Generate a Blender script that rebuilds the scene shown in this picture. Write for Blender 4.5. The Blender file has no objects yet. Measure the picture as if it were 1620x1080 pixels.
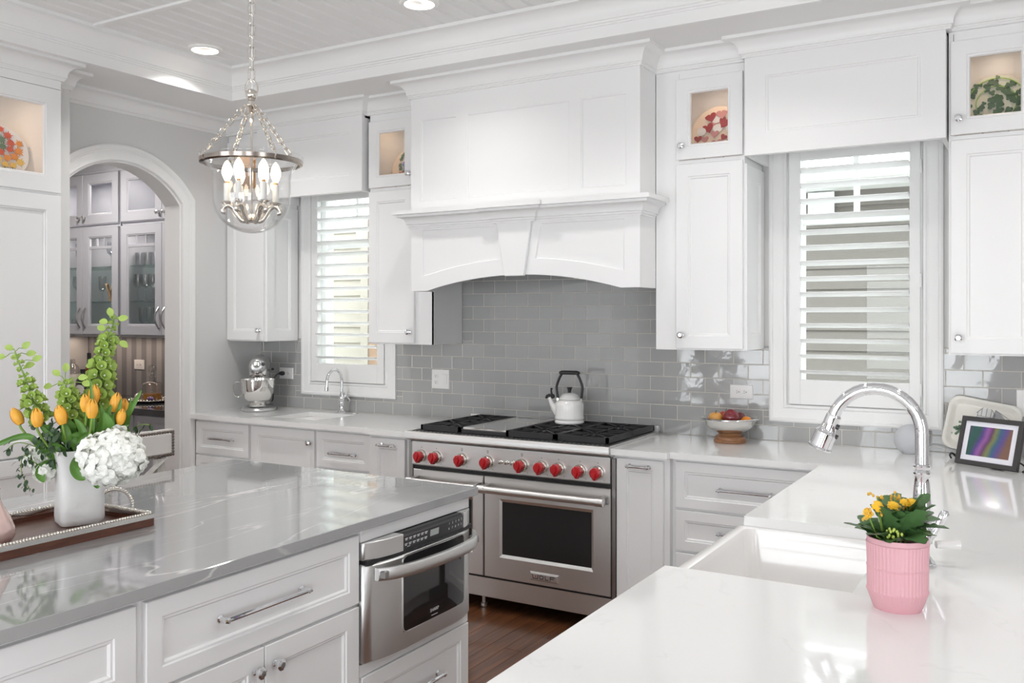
import bpy, bmesh, math, random
from mathutils import Vector, Matrix
R = math.radians; PI = math.pi
random.seed(7)
scene = bpy.context.scene
col = scene.collection

# ------------------------------------------------------------------ camera
FPX, YAW, HOR = 1433.37, 0.531038, 500.49
CAM = Vector((3.5708, -4.6937, 1.55))
cd = bpy.data.cameras.new('camera'); cam = bpy.data.objects.new('camera', cd); col.objects.link(cam)
cam.location = CAM; cam.rotation_euler = (PI/2, 0, YAW)
cd.sensor_width = 36; cd.lens = 36*FPX/1620; cd.shift_y = -(540-HOR)/1620
cd.clip_start = 0.05; cd.clip_end = 200
scene.camera = cam

# ------------------------------------------------------------------ daylight and exposure
w = bpy.data.worlds.new('overcast_sky'); scene.world = w; w.use_nodes = True
bg = w.node_tree.nodes['Background']
bg.inputs[0].default_value = (0.93, 0.965, 1.0, 1); bg.inputs[1].default_value = 8.0
vs = scene.view_settings
vs.view_transform = 'Standard'; vs.look = 'None'; vs.gamma = 1; vs.use_curve_mapping = False; vs.exposure = -0.12
scene.cycles.use_denoising = True
scene.cycles.max_bounces = 14; scene.cycles.diffuse_bounces = 8; scene.cycles.glossy_bounces = 6
scene.cycles.transmission_bounces = 10; scene.cycles.transparent_max_bounces = 16
scene.cycles.caustics_reflective = False; scene.cycles.caustics_refractive = False
scene.cycles.sample_clamp_indirect = 6

# ------------------------------------------------------------------ photo pixel -> place
def ray(px, py):
    r = (px-810)/FPX; u = -(py-HOR)/FPX; c, s = math.cos(YAW), math.sin(YAW)
    return Vector((c*r-s, s*r+c, u))
def onX(px, py, v): d = ray(px, py); return CAM+d*((v-CAM.x)/d.x)
def onY(px, py, v): d = ray(px, py); return CAM+d*((v-CAM.y)/d.y)
def onZ(px, py, v): d = ray(px, py); return CAM+d*((v-CAM.z)/d.z)
def onD(px, py, dep): return CAM+ray(px, py)*dep

# ------------------------------------------------------------------ mesh helpers
class MB:
    def __init__(s, B=None): s.v = []; s.f = []; s.B = B
    def add(s, vs):
        b = len(s.v)
        if s.B:
            o, U, V, W = s.B
            s.v += [o+U*p[0]+V*p[1]+W*p[2] for p in vs]
        else: s.v += [Vector(p) for p in vs]
        return b
    def box(s, a, b):
        x0, y0, z0 = a; x1, y1, z1 = b
        k = s.add([(x0,y0,z0),(x1,y0,z0),(x1,y1,z0),(x0,y1,z0),(x0,y0,z1),(x1,y0,z1),(x1,y1,z1),(x0,y1,z1)])
        s.f += [tuple(k+i for i in q) for q in ((3,2,1,0),(4,5,6,7),(0,1,5,4),(1,2,6,5),(2,3,7,6),(3,0,4,7))]
        return s
    def loft(s, loops, closed=True, cap0=False, cap1=False, wrap=False):
        n = len(loops[0]); ks = [s.add(l) for l in loops]
        m = len(ks)
        for i in range(m if wrap else m-1):
            a, b = ks[i], ks[(i+1) % m]
            for j in range(n if closed else n-1):
                j2 = (j+1) % n
                s.f.append((a+j, a+j2, b+j2, b+j))
        if cap0: s.f.append(tuple(ks[0]+j for j in range(n))[::-1])
        if cap1: s.f.append(tuple(ks[-1]+j for j in range(n)))
        return s
    def rings(s, u0, v0, u1, v1, prof, cap=True):
        L = [[(u0+i,v0+i,w_),(u1-i,v0+i,w_),(u1-i,v1-i,w_),(u0+i,v1-i,w_)] for i, w_ in prof]
        return s.loft(L, True, False, cap)
    def lathe(s, prof, c=(0,0,0), n=24, ax='z', cap0=False, cap1=False, sx=1, sy=1):
        L = []
        for r, z in prof:
            l = []
            for j in range(n):
                a = 2*PI*j/n; p, q = r*math.cos(a)*sx, r*math.sin(a)*sy
                if ax == 'z': l.append((c[0]+p, c[1]+q, c[2]+z))
                elif ax == 'y': l.append((c[0]+p, c[1]-z, c[2]+q))
                else: l.append((c[0]+z, c[1]+p, c[2]+q))
            L.append(l)
        return s.loft(L, True, cap0, cap1)
    def tube(s, pts, r, n=8, closed=False, caps=True, flat=1.0):
        P = [Vector(p) for p in pts]; m = len(P)
        rs = r if isinstance(r, (list, tuple)) else [r]*m
        T = []
        for i in range(m):
            if closed: t = P[(i+1) % m]-P[i-1]
            else: t = P[min(i+1, m-1)]-P[max(i-1, 0)]
            T.append(t.normalized())
        nrm = T[0].orthogonal().normalized()
        if abs(T[0].z) < .9: nrm = (Vector((0,0,1))-T[0]*T[0].z).normalized()
        L = []
        for i in range(m):
            nrm = (nrm-T[i]*nrm.dot(T[i])).normalized(); bn = T[i].cross(nrm)
            L.append([P[i]+nrm*(rs[i]*math.cos(2*PI*j/n)*flat)+bn*(rs[i]*math.sin(2*PI*j/n)) for j in range(n)])
        return s.loft(L, True, caps and not closed, caps and not closed, wrap=closed)
    def prism(s, poly, w0, w1):            # poly in (u,v), extruded along the third axis
        n = len(poly)
        return s.loft([[(p[0],p[1],w0) for p in poly],[(p[0],p[1],w1) for p in poly]], True, True, True)
    def sphere(s, c, r, n=16, m=10, sc=(1,1,1)):
        L = []
        for i in range(m+1):
            t = PI*i/m
            L.append([(c[0]+r*sc[0]*math.sin(t)*math.cos(2*PI*j/n), c[1]+r*sc[1]*math.sin(t)*math.sin(2*PI*j/n), c[2]-r*sc[2]*math.cos(t)) for j in range(n)])
        return s.loft(L)
    def sweep(s, path, prof, closed=False, cap=True):   # path in plan, profile (offset to the right of travel, z)
        P = [Vector((p[0], p[1])) for p in path]; m = len(P)
        def rn(a, b): d = (b-a).normalized(); return Vector((d.y, -d.x))
        L = []
        for i in range(m):
            if closed: a, b = rn(P[i-1], P[i]), rn(P[i], P[(i+1) % m])
            else:
                a = rn(P[i-1], P[i]) if i > 0 else rn(P[0], P[1])
                b = rn(P[i], P[i+1]) if i < m-1 else a
            k = (a+b)/(1+a.dot(b))
            L.append([(P[i].x+k.x*d, P[i].y+k.y*d, z) for d, z in prof])
        return s.loft(L, True, cap and not closed, cap and not closed, wrap=closed)
    def text(s, txt, size, depth, B, align='CENTER', shear=0, sx=1.0):
        cu = bpy.data.curves.new('t', 'FONT'); cu.body = txt; cu.size = size; cu.extrude = depth/2
        cu.align_x = align; cu.align_y = 'CENTER'; cu.resolution_u = 2; cu.shear = shear
        ob = bpy.data.objects.new('t', cu); col.objects.link(ob)
        dg = bpy.context.evaluated_depsgraph_get(); me = ob.evaluated_get(dg).to_mesh()
        o, U, V, W = B; k = len(s.v)
        s.v += [o+U*(p.co.x*sx)+V*p.co.y+W*(p.co.z+depth/2) for p in me.vertices]
        s.f += [tuple(k+i for i in p.vertices) for p in me.polygons]
        ob.evaluated_get(dg).to_mesh_clear(); bpy.data.objects.remove(ob); bpy.data.curves.remove(cu)
        return s
    def mesh(s, name, off=Vector((0,0,0)), smooth=30, bevel=0, seg=1, clean=True):
        me = bpy.data.meshes.new(name)
        me.from_pydata([tuple(p-off) for p in s.v], [], s.f)
        bm = bmesh.new(); bm.from_mesh(me)
        if clean:
            bmesh.ops.remove_doubles(bm, verts=bm.verts, dist=1e-6)
            bmesh.ops.recalc_face_normals(bm, faces=bm.faces)
        if bevel:
            ed = [e for e in bm.edges if len(e.link_faces) == 2 and e.calc_face_angle(0) > R(28)]
            if ed: bmesh.ops.bevel(bm, geom=ed, offset=bevel, segments=seg, profile=.5, affect='EDGES', clamp_overlap=True)
        bm.to_mesh(me); bm.free()
        if smooth:
            me.shade_smooth()
            if smooth < 180: me.set_sharp_from_angle(angle=R(smooth))
        return me
    def build(s, name, mat, parent=None, world=True, smooth=30, bevel=0, seg=1, clean=True):
        if parent is not None:
            off = wloc(parent) if world else Vector((0,0,0))
            ob = bpy.data.objects.new(name, s.mesh(name, off, smooth, bevel, seg, clean)); ob.parent = parent
        else:
            xs = [p.x for p in s.v]; ys = [p.y for p in s.v]; zs = [p.z for p in s.v]
            off = Vector(((min(xs)+max(xs))/2, (min(ys)+max(ys))/2, min(zs)))
            ob = bpy.data.objects.new(name, s.mesh(name, off, smooth, bevel, seg, clean)); ob.location = off
        ob.data.materials.append(M[mat] if isinstance(mat, str) else mat)
        col.objects.link(ob)
        return ob
def wloc(o):
    v = Vector((0,0,0))
    while o is not None: v += o.location; o = o.parent
    return v
def thing(name, label, cat, loc=(0,0,0), rz=0, group=None, kind=None):
    o = bpy.data.objects.new(name, None); o.location = loc; o.rotation_euler = (0,0,rz)
    o.empty_display_size = .05; col.objects.link(o)
    return tag(o, label, cat, group, kind)
def tag(o, label=None, cat=None, group=None, kind=None):
    if label: o['label'] = label
    if cat: o['category'] = cat
    if group: o['group'] = group
    if kind: o['kind'] = kind
    return o
def struct(o, label=None):
    o['kind'] = 'structure'
    if label: o['label'] = label
    return o
def dup(o, parent=None, loc=None, rot=None, scale=None):
    c = o.copy(); col.objects.link(c); c.parent = parent
    if loc is not None: c.location = loc
    if rot is not None: c.rotation_euler = rot
    if scale is not None: c.scale = (scale,)*3 if isinstance(scale, (int, float)) else scale
    return c
def dup_tree(o, loc, rz=None, label=None):
    c = o.copy(); col.objects.link(c); c.location = loc
    if rz is not None: c.rotation_euler = (0,0,rz)
    if label: c['label'] = label
    for ch in list(o.children):
        k = ch.copy(); col.objects.link(k); k.parent = c
        for g in list(ch.children):
            q = g.copy(); col.objects.link(q); q.parent = k
    return c
V3 = Vector
def BY(x, y, z): return (V3((x,y,z)), V3((1,0,0)), V3((0,0,1)), V3((0,-1,0)))   # a face looking to -Y
def BX(x, y, z): return (V3((x,y,z)), V3((0,1,0)), V3((0,0,1)), V3((1,0,0)))    # a face looking to +X
def arc(c, r, a0, a1, n): return [(c[0]+r*math.cos(a0+(a1-a0)*i/n), c[1]+r*math.sin(a0+(a1-a0)*i/n)) for i in range(n+1)]
def rrect(x0, y0, x1, y1, r, n=4):
    return arc((x1-r,y0+r),r,-PI/2,0,n)+arc((x1-r,y1-r),r,0,PI/2,n)+arc((x0+r,y1-r),r,PI/2,PI,n)+arc((x0+r,y0+r),r,PI,1.5*PI,n)
def bez(p0, p1, p2, p3, n):
    p0, p1, p2, p3 = map(V3, (p0,p1,p2,p3)); o = []
    for i in range(n+1):
        t = i/n; u = 1-t
        o.append(p0*u**3+p1*3*u*u*t+p2*3*u*t*t+p3*t**3)
    return o
def smooth_path(pts, n=6):
    P = [V3(p) for p in pts]; o = []
    for i in range(len(P)-1):
        a, b, c, d = P[max(i-1,0)], P[i], P[i+1], P[min(i+2,len(P)-1)]
        for k in range(n):
            t = k/n
            o.append(.5*((2*b)+(c-a)*t+(2*a-5*b+4*c-d)*t*t+(3*b-a-3*c+d)*t**3))
    return o+[P[-1]]
# ------------------------------------------------------------------ materials
M = {}
def mat(name, color=(.8,.8,.8), rough=.5, metal=0, spec=.5, coat=0, emit=None, es=0, bump=0, bscale=40, var=0, vscale=6, aniso=0, sss=0, sheen=0, stretch=(1,1,1), ior=None, trans=0, rand=0):
    m = bpy.data.materials.new(name); m.use_nodes = True; M[name] = m
    nt = m.node_tree; b = nt.nodes['Principled BSDF']; I = b.inputs
    I['Base Color'].default_value = (*color, 1); I['Roughness'].default_value = rough; I['Metallic'].default_value = metal
    I['Specular IOR Level'].default_value = spec; I['Coat Weight'].default_value = coat; I['Coat Roughness'].default_value = .03
    I['Transmission Weight'].default_value = trans
    if ior: I['IOR'].default_value = ior
    if sheen: I['Sheen Weight'].default_value = sheen
    if emit: I['Emission Color'].default_value = (*emit, 1); I['Emission Strength'].default_value = es
    tc = mp = None
    if bump or var:
        tc = nt.nodes.new('ShaderNodeTexCoord'); mp = nt.nodes.new('ShaderNodeMapping'); mp.inputs['Scale'].default_value = stretch
        nt.links.new(tc.outputs['Object'], mp.inputs[0])
    if bump:
        n = nt.nodes.new('ShaderNodeTexNoise'); n.inputs['Scale'].default_value = bscale; n.inputs['Detail'].default_value = 4
        bp = nt.nodes.new('ShaderNodeBump'); bp.inputs['Strength'].default_value = bump; bp.inputs['Distance'].default_value = .01
        nt.links.new(mp.outputs[0], n.inputs['Vector']); nt.links.new(n.outputs[0], bp.inputs['Height']); nt.links.new(bp.outputs[0], I['Normal'])
    if var or rand:
        hs = nt.nodes.new('ShaderNodeHueSaturation'); hs.inputs['Color'].default_value = (*color, 1)
        nt.links.new(hs.outputs[0], I['Base Color'])
        if var:
            n = nt.nodes.new('ShaderNodeTexNoise'); n.inputs['Scale'].default_value = vscale; n.inputs['Detail'].default_value = 5
            nt.links.new(mp.outputs[0], n.inputs['Vector']); src = n.outputs[0]; k = var
        else:
            oi = nt.nodes.new('ShaderNodeObjectInfo'); src = oi.outputs['Random']; k = rand
        mr = nt.nodes.new('ShaderNodeMapRange'); mr.inputs['To Min'].default_value = 1-k; mr.inputs['To Max'].default_value = 1+k
        nt.links.new(src, mr.inputs[0]); nt.links.new(mr.outputs[0], hs.inputs['Value'])
    return m
def ramp(nt, src, stops, interp='LINEAR'):
    r = nt.nodes.new('ShaderNodeValToRGB'); r.color_ramp.interpolation = interp
    e = r.color_ramp.elements
    while len(e) < len(stops): e.new(.5)
    for i, (p, c) in enumerate(stops): e[i].position = p; e[i].color = (*c, 1)
    nt.links.new(src, r.inputs[0]); return r
def coords(nt, scale=(1,1,1), rot=(0,0,0), kind='Object'):
    tc = nt.nodes.new('ShaderNodeTexCoord'); mp = nt.nodes.new('ShaderNodeMapping')
    mp.inputs['Scale'].default_value = scale; mp.inputs['Rotation'].default_value = rot
    nt.links.new(tc.outputs[kind], mp.inputs[0]); return mp.outputs[0]
def noise(nt, vec, scale, detail=4, dist=0, rough=.5):
    n = nt.nodes.new('ShaderNodeTexNoise'); n.inputs['Scale'].default_value = scale; n.inputs['Detail'].default_value = detail
    n.inputs['Distortion'].default_value = dist; n.inputs['Roughness'].default_value = rough
    nt.links.new(vec, n.inputs['Vector']); return n.outputs[0]
def math_(nt, op, a, b=None, c=None):
    n = nt.nodes.new('ShaderNodeMath'); n.operation = op
    for i, x in enumerate((a, b, c)):
        if x is None: continue
        if isinstance(x, (int, float)): n.inputs[i].default_value = x
        else: nt.links.new(x, n.inputs[i])
    return n.outputs[0]
def mixc(nt, f, a, b):
    n = nt.nodes.new('ShaderNodeMix'); n.data_type = 'RGBA'
    if isinstance(f, (int, float)): n.inputs[0].default_value = f
    else: nt.links.new(f, n.inputs[0])
    for i, x in ((6, a), (7, b)):
        if isinstance(x, tuple): n.inputs[i].default_value = (*x, 1)
        else: nt.links.new(x, n.inputs[i])
    return n.outputs[2]

mat('white_paint', (.83,.83,.83), .36, bump=.02, bscale=90)
mat('trim_paint', (.83,.83,.825), .4)
mat('ceiling_paint', (.83,.83,.825), .5)
mat('soffit_paint', (.82,.82,.815), .7, bump=.03, bscale=200)
mat('wall_grey', (.69,.69,.685), .7, bump=.05, bscale=260)
mat('wall_white', (.76,.76,.75), .7, bump=.04, bscale=200)
mat('pantry_paint', (.44,.45,.49), .35)
mat('pantry_wall', (.60,.585,.57), .7)
mat('grout', (.66,.63,.57), .8, bump=.2, bscale=400)
mat('white_plastic', (.86,.85,.84), .3)
mat('dark_slot', (.05,.05,.05), .6)
mat('chrome', (.82,.83,.85), .06, 1)
mat('nickel', (.74,.70,.65), .12, 1)
mat('polished_steel', (.80,.79,.77), .07, 1)
mat('mixer_silver', (.56,.56,.56), .28, .85)
mat('black_iron', (.018,.018,.02), .45, bump=.15, bscale=300)
mat('black_plastic', (.015,.015,.016), .38)
mat('black_glass', (.012,.012,.014), .04, coat=1)
mat('dark_rubber', (.02,.02,.02), .7)
mat('red_knob', (.50,.008,.014), .3, coat=.3)
mat('red_mark', (.55,.02,.02), .4)
mat('enamel', (.86,.86,.85), .12, coat=.6)
mat('porcelain', (.84,.83,.82), .12, coat=.5)
mat('vase_ceramic', (.80,.80,.79), .4, bump=.35, bscale=26)
mat('pink_ceramic', (.70,.385,.43), .42)
mat('pearl_pink', (.80,.58,.54), .16, .35, coat=.8, var=.25, vscale=9)
mat('speaker_cloth', (.58,.59,.62), .9, bump=.4, bscale=900)
mat('platter_glaze', (.80,.78,.72), .2, coat=.5, var=.06, vscale=12)
mat('frame_black', (.045,.042,.042), .5, bump=.1, bscale=120, stretch=(1,8,8))
mat('mat_board', (.80,.79,.86), .6)
mat('soil', (.035,.02,.013), .9, bump=.6, bscale=90)
mat('kalanchoe_leaf', (.07,.155,.05), .42, var=.3, vscale=30)
mat('kalanchoe_flower', (.86,.50,.015), .5)
mat('kalanchoe_bud', (.72,.42,.06), .5)
mat('green_bud', (.42,.52,.10), .5)
mat('bell_green', (.36,.50,.11), .5, var=.3, vscale=40)
mat('bell_heart', (.82,.84,.72), .5)
mat('leaf_green', (.10,.24,.035), .42, var=.3, vscale=14)
mat('leaf_dark', (.035,.075,.03), .5, var=.3, vscale=30)
mat('stem_green', (.20,.33,.06), .5)
mat('tulip', (.86,.43,.05), .45, var=.26, vscale=24, stretch=(3,3,.6))
mat('hydrangea', (.88,.89,.84), .55)
mat('linen', (.70,.67,.64), .9, bump=.4, bscale=500)
mat('weathered_wood', (.52,.50,.47), .7, var=.25, vscale=20, stretch=(4,4,.5), bump=.3, bscale=60)
mat('nailhead', (.20,.165,.145), .3, 1)
mat('bronze_grey', (.45,.44,.45), .3, 1); mat('bronze', (.33,.29,.26), .2, 1); mat('panel_black', (.035,.035,.037), .35)
mat('slate_top', (.045,.046,.052), .08, coat=.3)
mat('cognac', (.16,.03,.008), .08, coat=1)
mat('whiskey', (.55,.22,.02), .1, coat=.5)
mat('label_paper', (.70,.68,.62), .6)
mat('gold_label', (.55,.32,.12), .4, .4)
mat('stopper_ball', (.72,.62,.58), .1, .2, coat=1)
mat('purple_glass', (.09,.04,.16), .1, coat=1)
mat('apple_red', (.62,.10,.04), .3, coat=.3, var=.55, vscale=14, stretch=(1,1,.4))
mat('apple_gold', (.74,.36,.08), .3, coat=.3, var=.35, vscale=14)
mat('plum', (.20,.012,.02), .16, coat=.6, var=.3, vscale=12)
mat('orange_peel', (.85,.28,.02), .4, bump=.2, bscale=140)
mat('fruit_stem', (.10,.06,.03), .7)
mat('lamp_glow', (1,.95,.88), .5, emit=(1,.93,.82), es=9)
mat('can_white', (.85,.85,.84), .4)
mat('candle_sleeve', (.84,.83,.80), .4)
mat('siding_brown', (.165,.148,.135), .8, bump=.2, bscale=60, stretch=(.3,1,4))
mat('siding_beige', (.33,.30,.255), .8, bump=.2, bscale=60, stretch=(.3,1,4))
mat('brick_orange', (.28,.185,.125), .9, var=.2, vscale=20)
mat('ground', (.52,.52,.49), .9, var=.2, vscale=2)
mat('plate_leaf', (.55,.10,.05), .4); mat('plate_leaf_orange', (.70,.27,.05), .4); mat('plate_leaf_gold', (.75,.50,.10), .4)
mat('plate_leaf_green', (.12,.20,.14), .4); mat('plate_heart', (.34,.03,.04), .25, coat=.5); mat('plate_heart_pale', (.52,.24,.24), .3)
mat('plate_cream', (.80,.68,.56), .35); mat('plate_blue', (.24,.30,.52), .4, var=.4, vscale=70); mat('plate_shamrock', (.035,.10,.045), .4, var=.4, vscale=40)
mat('plate_band', (.22,.42,.06), .4); mat('plate_sage', (.60,.62,.52), .3); mat('plate_terracotta', (.50,.18,.12), .5)
mat('easel', (.05,.05,.055), .4, .6)
mat('ink', (.10,.10,.11), .6); mat('ink_grey', (.36,.36,.37), .7); mat('ink_white', (.75,.75,.74), .6); mat('print_white', (.75,.76,.78), .5)
mat('paint_green', (.16,.26,.18), .7, var=.6, vscale=60)
mat('lcd', (.42,.45,.44), .3)
mat('dried_flower', (.42,.27,.14), .8)

# brushed stainless: fine grain along the long direction
def steel(name, st, base=(.79,.785,.775), rough=.36):
    m = mat(name, base, rough, 1); nt = m.node_tree; b = nt.nodes['Principled BSDF']
    n = noise(nt, coords(nt, st), 3, 3)
    r = nt.nodes.new('ShaderNodeMapRange'); r.inputs['To Min'].default_value = rough-.05; r.inputs['To Max'].default_value = rough+.05
    nt.links.new(n, r.inputs[0]); nt.links.new(r.outputs[0], b.inputs['Roughness'])
    b.inputs['Anisotropic'].default_value = .4
steel('steel', (.25, 1, 2)); steel('steel_y', (1, .25, 2), (.80,.80,.79)); steel('steel_dark', (.25,1,2), (.42,.41,.40), .3)

# clear glass panes: see-through with a fresnel mirror on top
def clear(name, tint=(1,1,1), rough=.0, ior=1.45, k=1.0):
    m = bpy.data.materials.new(name); m.use_nodes = True; M[name] = m; nt = m.node_tree
    nt.nodes.remove(nt.nodes['Principled BSDF']); out = nt.nodes['Material Output']
    t = nt.nodes.new('ShaderNodeBsdfTransparent'); t.inputs[0].default_value = (*tint, 1)
    g = nt.nodes.new('ShaderNodeBsdfGlossy'); g.inputs['Roughness'].default_value = rough
    lw = nt.nodes.new('ShaderNodeLayerWeight'); lw.inputs[0].default_value = .5; r0 = ((ior-1)/(ior+1))**2*k   # Schlick, the same from both sides
    mx = nt.nodes.new('ShaderNodeMixShader'); fk = math_(nt, 'MULTIPLY_ADD', math_(nt, 'POWER', lw.outputs['Facing'], 4.5), .75, r0)
    nt.links.new(fk, mx.inputs[0]); nt.links.new(t.outputs[0], mx.inputs[1]); nt.links.new(g.outputs[0], mx.inputs[2])
    nt.links.new(mx.outputs[0], out.inputs[0])
clear('pane'); clear('window_pane', (.95,.98,.965), k=.5); clear('bell_glass', (.985,.985,.985), ior=1.5, k=1.2); clear('shelf_glass', (.80,.90,.87))
clear('stemware', (.90,.91,.92), ior=1.6, k=2.4); clear('crystal', (.86,.86,.86), .03, 1.6, 1.8); clear('bulb_glass', (1,.97,.9), ior=1.3)
mat('bulb_glow', (1,.9,.75), .5, emit=(1,.86,.62), es=11)

# glazed grey wall tile: faint waviness in the glass
m = mat('tile', (.40,.403,.40), .05, spec=.55, coat=.35, rand=.05); nt = m.node_tree; b = nt.nodes['Principled BSDF']
n = noise(nt, coords(nt, (1,1,1), kind='Object'), 11, 2, .6)
bp = nt.nodes.new('ShaderNodeBump'); bp.inputs['Strength'].default_value = .10; bp.inputs['Distance'].default_value = .006
nt.links.new(n, bp.inputs['Height']); nt.links.new(bp.outputs[0], b.inputs['Normal']); nt.links.new(bp.outputs[0], b.inputs['Coat Normal'])

# white quartz with faint grey clouds
m = mat('quartz_white', (.82,.82,.815), .09, coat=.25); nt = m.node_tree; b = nt.nodes['Principled BSDF']
v = coords(nt, (1,1,1)); n1 = noise(nt, v, 3.2, 8, 1.2); n2 = noise(nt, v, 70, 2)
v1 = math_(nt, 'SUBTRACT', 1.0, math_(nt, 'MULTIPLY', math_(nt, 'ABSOLUTE', math_(nt, 'SUBTRACT', n1, .5)), 46)); v1 = math_(nt, 'MAXIMUM', v1, 0)
pa = math_(nt, 'GREATER_THAN', noise(nt, v, 5, 2), .56); f = math_(nt, 'MULTIPLY', math_(nt, 'MULTIPLY', v1, pa), .13)
nt.links.new(mixc(nt, f, (.82,.82,.815), (.55,.55,.54)), b.inputs['Base Color'])

# grey island quartz with long white veins
m = mat('quartz_grey', (.33,.33,.33), .06, spec=.8, coat=.5); nt = m.node_tree; b = nt.nodes['Principled BSDF']
def veins(scale, st, rot, width, seed):
    v = coords(nt, st, (0,0,rot)); n = nt.nodes.new('ShaderNodeTexNoise'); n.noise_dimensions = '4D'; n.inputs['W'].default_value = seed
    n.inputs['Scale'].default_value = scale; n.inputs['Detail'].default_value = 7; n.inputs['Roughness'].default_value = .42; n.inputs['Distortion'].default_value = .35
    nt.links.new(v, n.inputs['Vector'])
    a = math_(nt, 'ABSOLUTE', math_(nt, 'SUBTRACT', n.outputs[0], .5))
    return math_(nt, 'MAXIMUM', math_(nt, 'SUBTRACT', 1.0, math_(nt, 'DIVIDE', a, width)), 0)
va = veins(1.9, (1.6,.22,1), .16, .0034, 3.1); vb = veins(2.6, (1.9,.26,1), .26, .0030, 8.7)
gate = ramp(nt, noise(nt, coords(nt, (1,.5,1)), 2.6, 4), [(.34,(.10,)*3),(.56,(1,)*3)])
f = math_(nt, 'MULTIPLY', math_(nt, 'MAXIMUM', va, math_(nt, 'MULTIPLY', vb, .6)), gate.outputs[0])
cl = ramp(nt, noise(nt, coords(nt, (1,.4,1)), 2.2, 3), [(.3,(.325,.33,.338)),(.7,(.365,.365,.362))])
nt.links.new(mixc(nt, f, cl.outputs[0], (.74,.73,.71)), b.inputs['Base Color'])

# timbers
def timber(name, dark, light, st, scale=5, rough=.35, coat=.2, rand=0):
    m = mat(name, light, rough, coat=coat); nt = m.node_tree; b = nt.nodes['Principled BSDF']
    v = coords(nt, st)
    if rand:
        oi = nt.nodes.new('ShaderNodeObjectInfo'); ad = nt.nodes.new('ShaderNodeVectorMath'); ad.operation = 'ADD'
        sc = nt.nodes.new('ShaderNodeVectorMath'); sc.operation = 'SCALE'; sc.inputs['Scale'].default_value = 40
        nt.links.new(oi.outputs['Random'], sc.inputs[0]); nt.links.new(v, ad.inputs[0]); nt.links.new(sc.outputs[0], ad.inputs[1]); v = ad.outputs[0]
    n = noise(nt, v, scale, 8, 1.4, .6)
    r = ramp(nt, n, [(.28,dark),(.52,tuple((a+b_)/2 for a, b_ in zip(dark, light))),(.75,light)])
    c = r.outputs[0]
    if rand:
        hs = nt.nodes.new('ShaderNodeHueSaturation'); mr = nt.nodes.new('ShaderNodeMapRange')
        mr.inputs['To Min'].default_value = 1-rand; mr.inputs['To Max'].default_value = 1+rand
        nt.links.new(oi.outputs['Random'], mr.inputs[0]); nt.links.new(mr.outputs[0], hs.inputs['Value']); nt.links.new(c, hs.inputs['Color']); c = hs.outputs[0]
    nt.links.new(c, b.inputs['Base Color'])
    bp = nt.nodes.new('ShaderNodeBump'); bp.inputs['Strength'].default_value = .08; bp.inputs['Distance'].default_value = .003
    nt.links.new(n, bp.inputs['Height']); nt.links.new(bp.outputs[0], b.inputs['Normal'])
timber('floor_oak', (.045,.016,.007), (.17,.066,.026), (7,.55,7), 4, .3, .25, .35)
timber('walnut', (.055,.018,.010), (.17,.062,.035), (8,.8,8), 5, .35, .3)
timber('acacia', (.20,.085,.035), (.46,.22,.10), (1,1,6), 9, .4, .2)

# pantry wallpaper: broad vertical stripes, every other one finely dotted
m = mat('wallpaper', (.3,.3,.31), .5); nt = m.node_tree; b = nt.nodes['Principled BSDF']
tc = nt.nodes.new('ShaderNodeTexCoord'); sp = nt.nodes.new('ShaderNodeSeparateXYZ'); nt.links.new(tc.outputs['Object'], sp.inputs[0])
st = math_(nt, 'GREATER_THAN', math_(nt, 'FRACT', math_(nt, 'MULTIPLY', sp.outputs[0], 8.2)), .5)
dx = math_(nt, 'SINE', math_(nt, 'MULTIPLY', math_(nt, 'ADD', sp.outputs[0], sp.outputs[2]), 480)); dz = math_(nt, 'SINE', math_(nt, 'MULTIPLY', math_(nt, 'SUBTRACT', sp.outputs[0], sp.outputs[2]), 480))
dots = math_(nt, 'GREATER_THAN', math_(nt, 'MULTIPLY', dx, dz), .0)
lite = mixc(nt, dots, (.27,.26,.265), (.42,.40,.395))
nt.links.new(mixc(nt, st, (.205,.20,.21), lite), b.inputs['Base Color'])

# digital picture frame: bands of iridescent light on the screen
m = mat('screen', (.02,.02,.02), .1, coat=.5); nt = m.node_tree; b = nt.nodes['Principled BSDF']
v = coords(nt, (1,1,1)); sp = nt.nodes.new('ShaderNodeSeparateXYZ'); nt.links.new(v, sp.inputs[0])
u = math_(nt, 'ADD', math_(nt, 'MULTIPLY', sp.outputs[0], 5.0), math_(nt, 'MULTIPLY', sp.outputs[2], -1.3)); u = math_(nt, 'ADD', u, math_(nt, 'MULTIPLY', math_(nt, 'SUBTRACT', noise(nt, v, 9, 3), .5), .22)); u = math_(nt, 'ADD', u, .62)
r = ramp(nt, u, [(0,(.09,.03,.12)),(.16,(.01,.10,.09)),(.30,(.01,.09,.07)),(.40,(.08,.04,.26)),(.50,(.34,.10,.40)),(.60,(.12,.03,.12)),(.68,(.22,.24,.06)),(.77,(.02,.12,.22)),(.87,(.10,.06,.30)),(1,(.22,.10,.06))])
nt.links.new(r.outputs[0], b.inputs['Emission Color']); b.inputs['Emission Strength'].default_value = .8
# ------------------------------------------------------------------ room shell
XL, XR, YB, YF = -1.265, 6.6, 0.0, -6.4     # arch wall, right wall, back wall, wall behind the camera
ZS, ZC = 2.88, 3.055                         # soffit and tray ceiling
CT = .914                                    # worktop height
TX0, TX1, TY0, TY1 = -.74, 4.55, -5.3, -.755 # tray opening
PX0, PY = -3.36, .07                         # pantry left wall, pantry back wall

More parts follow.
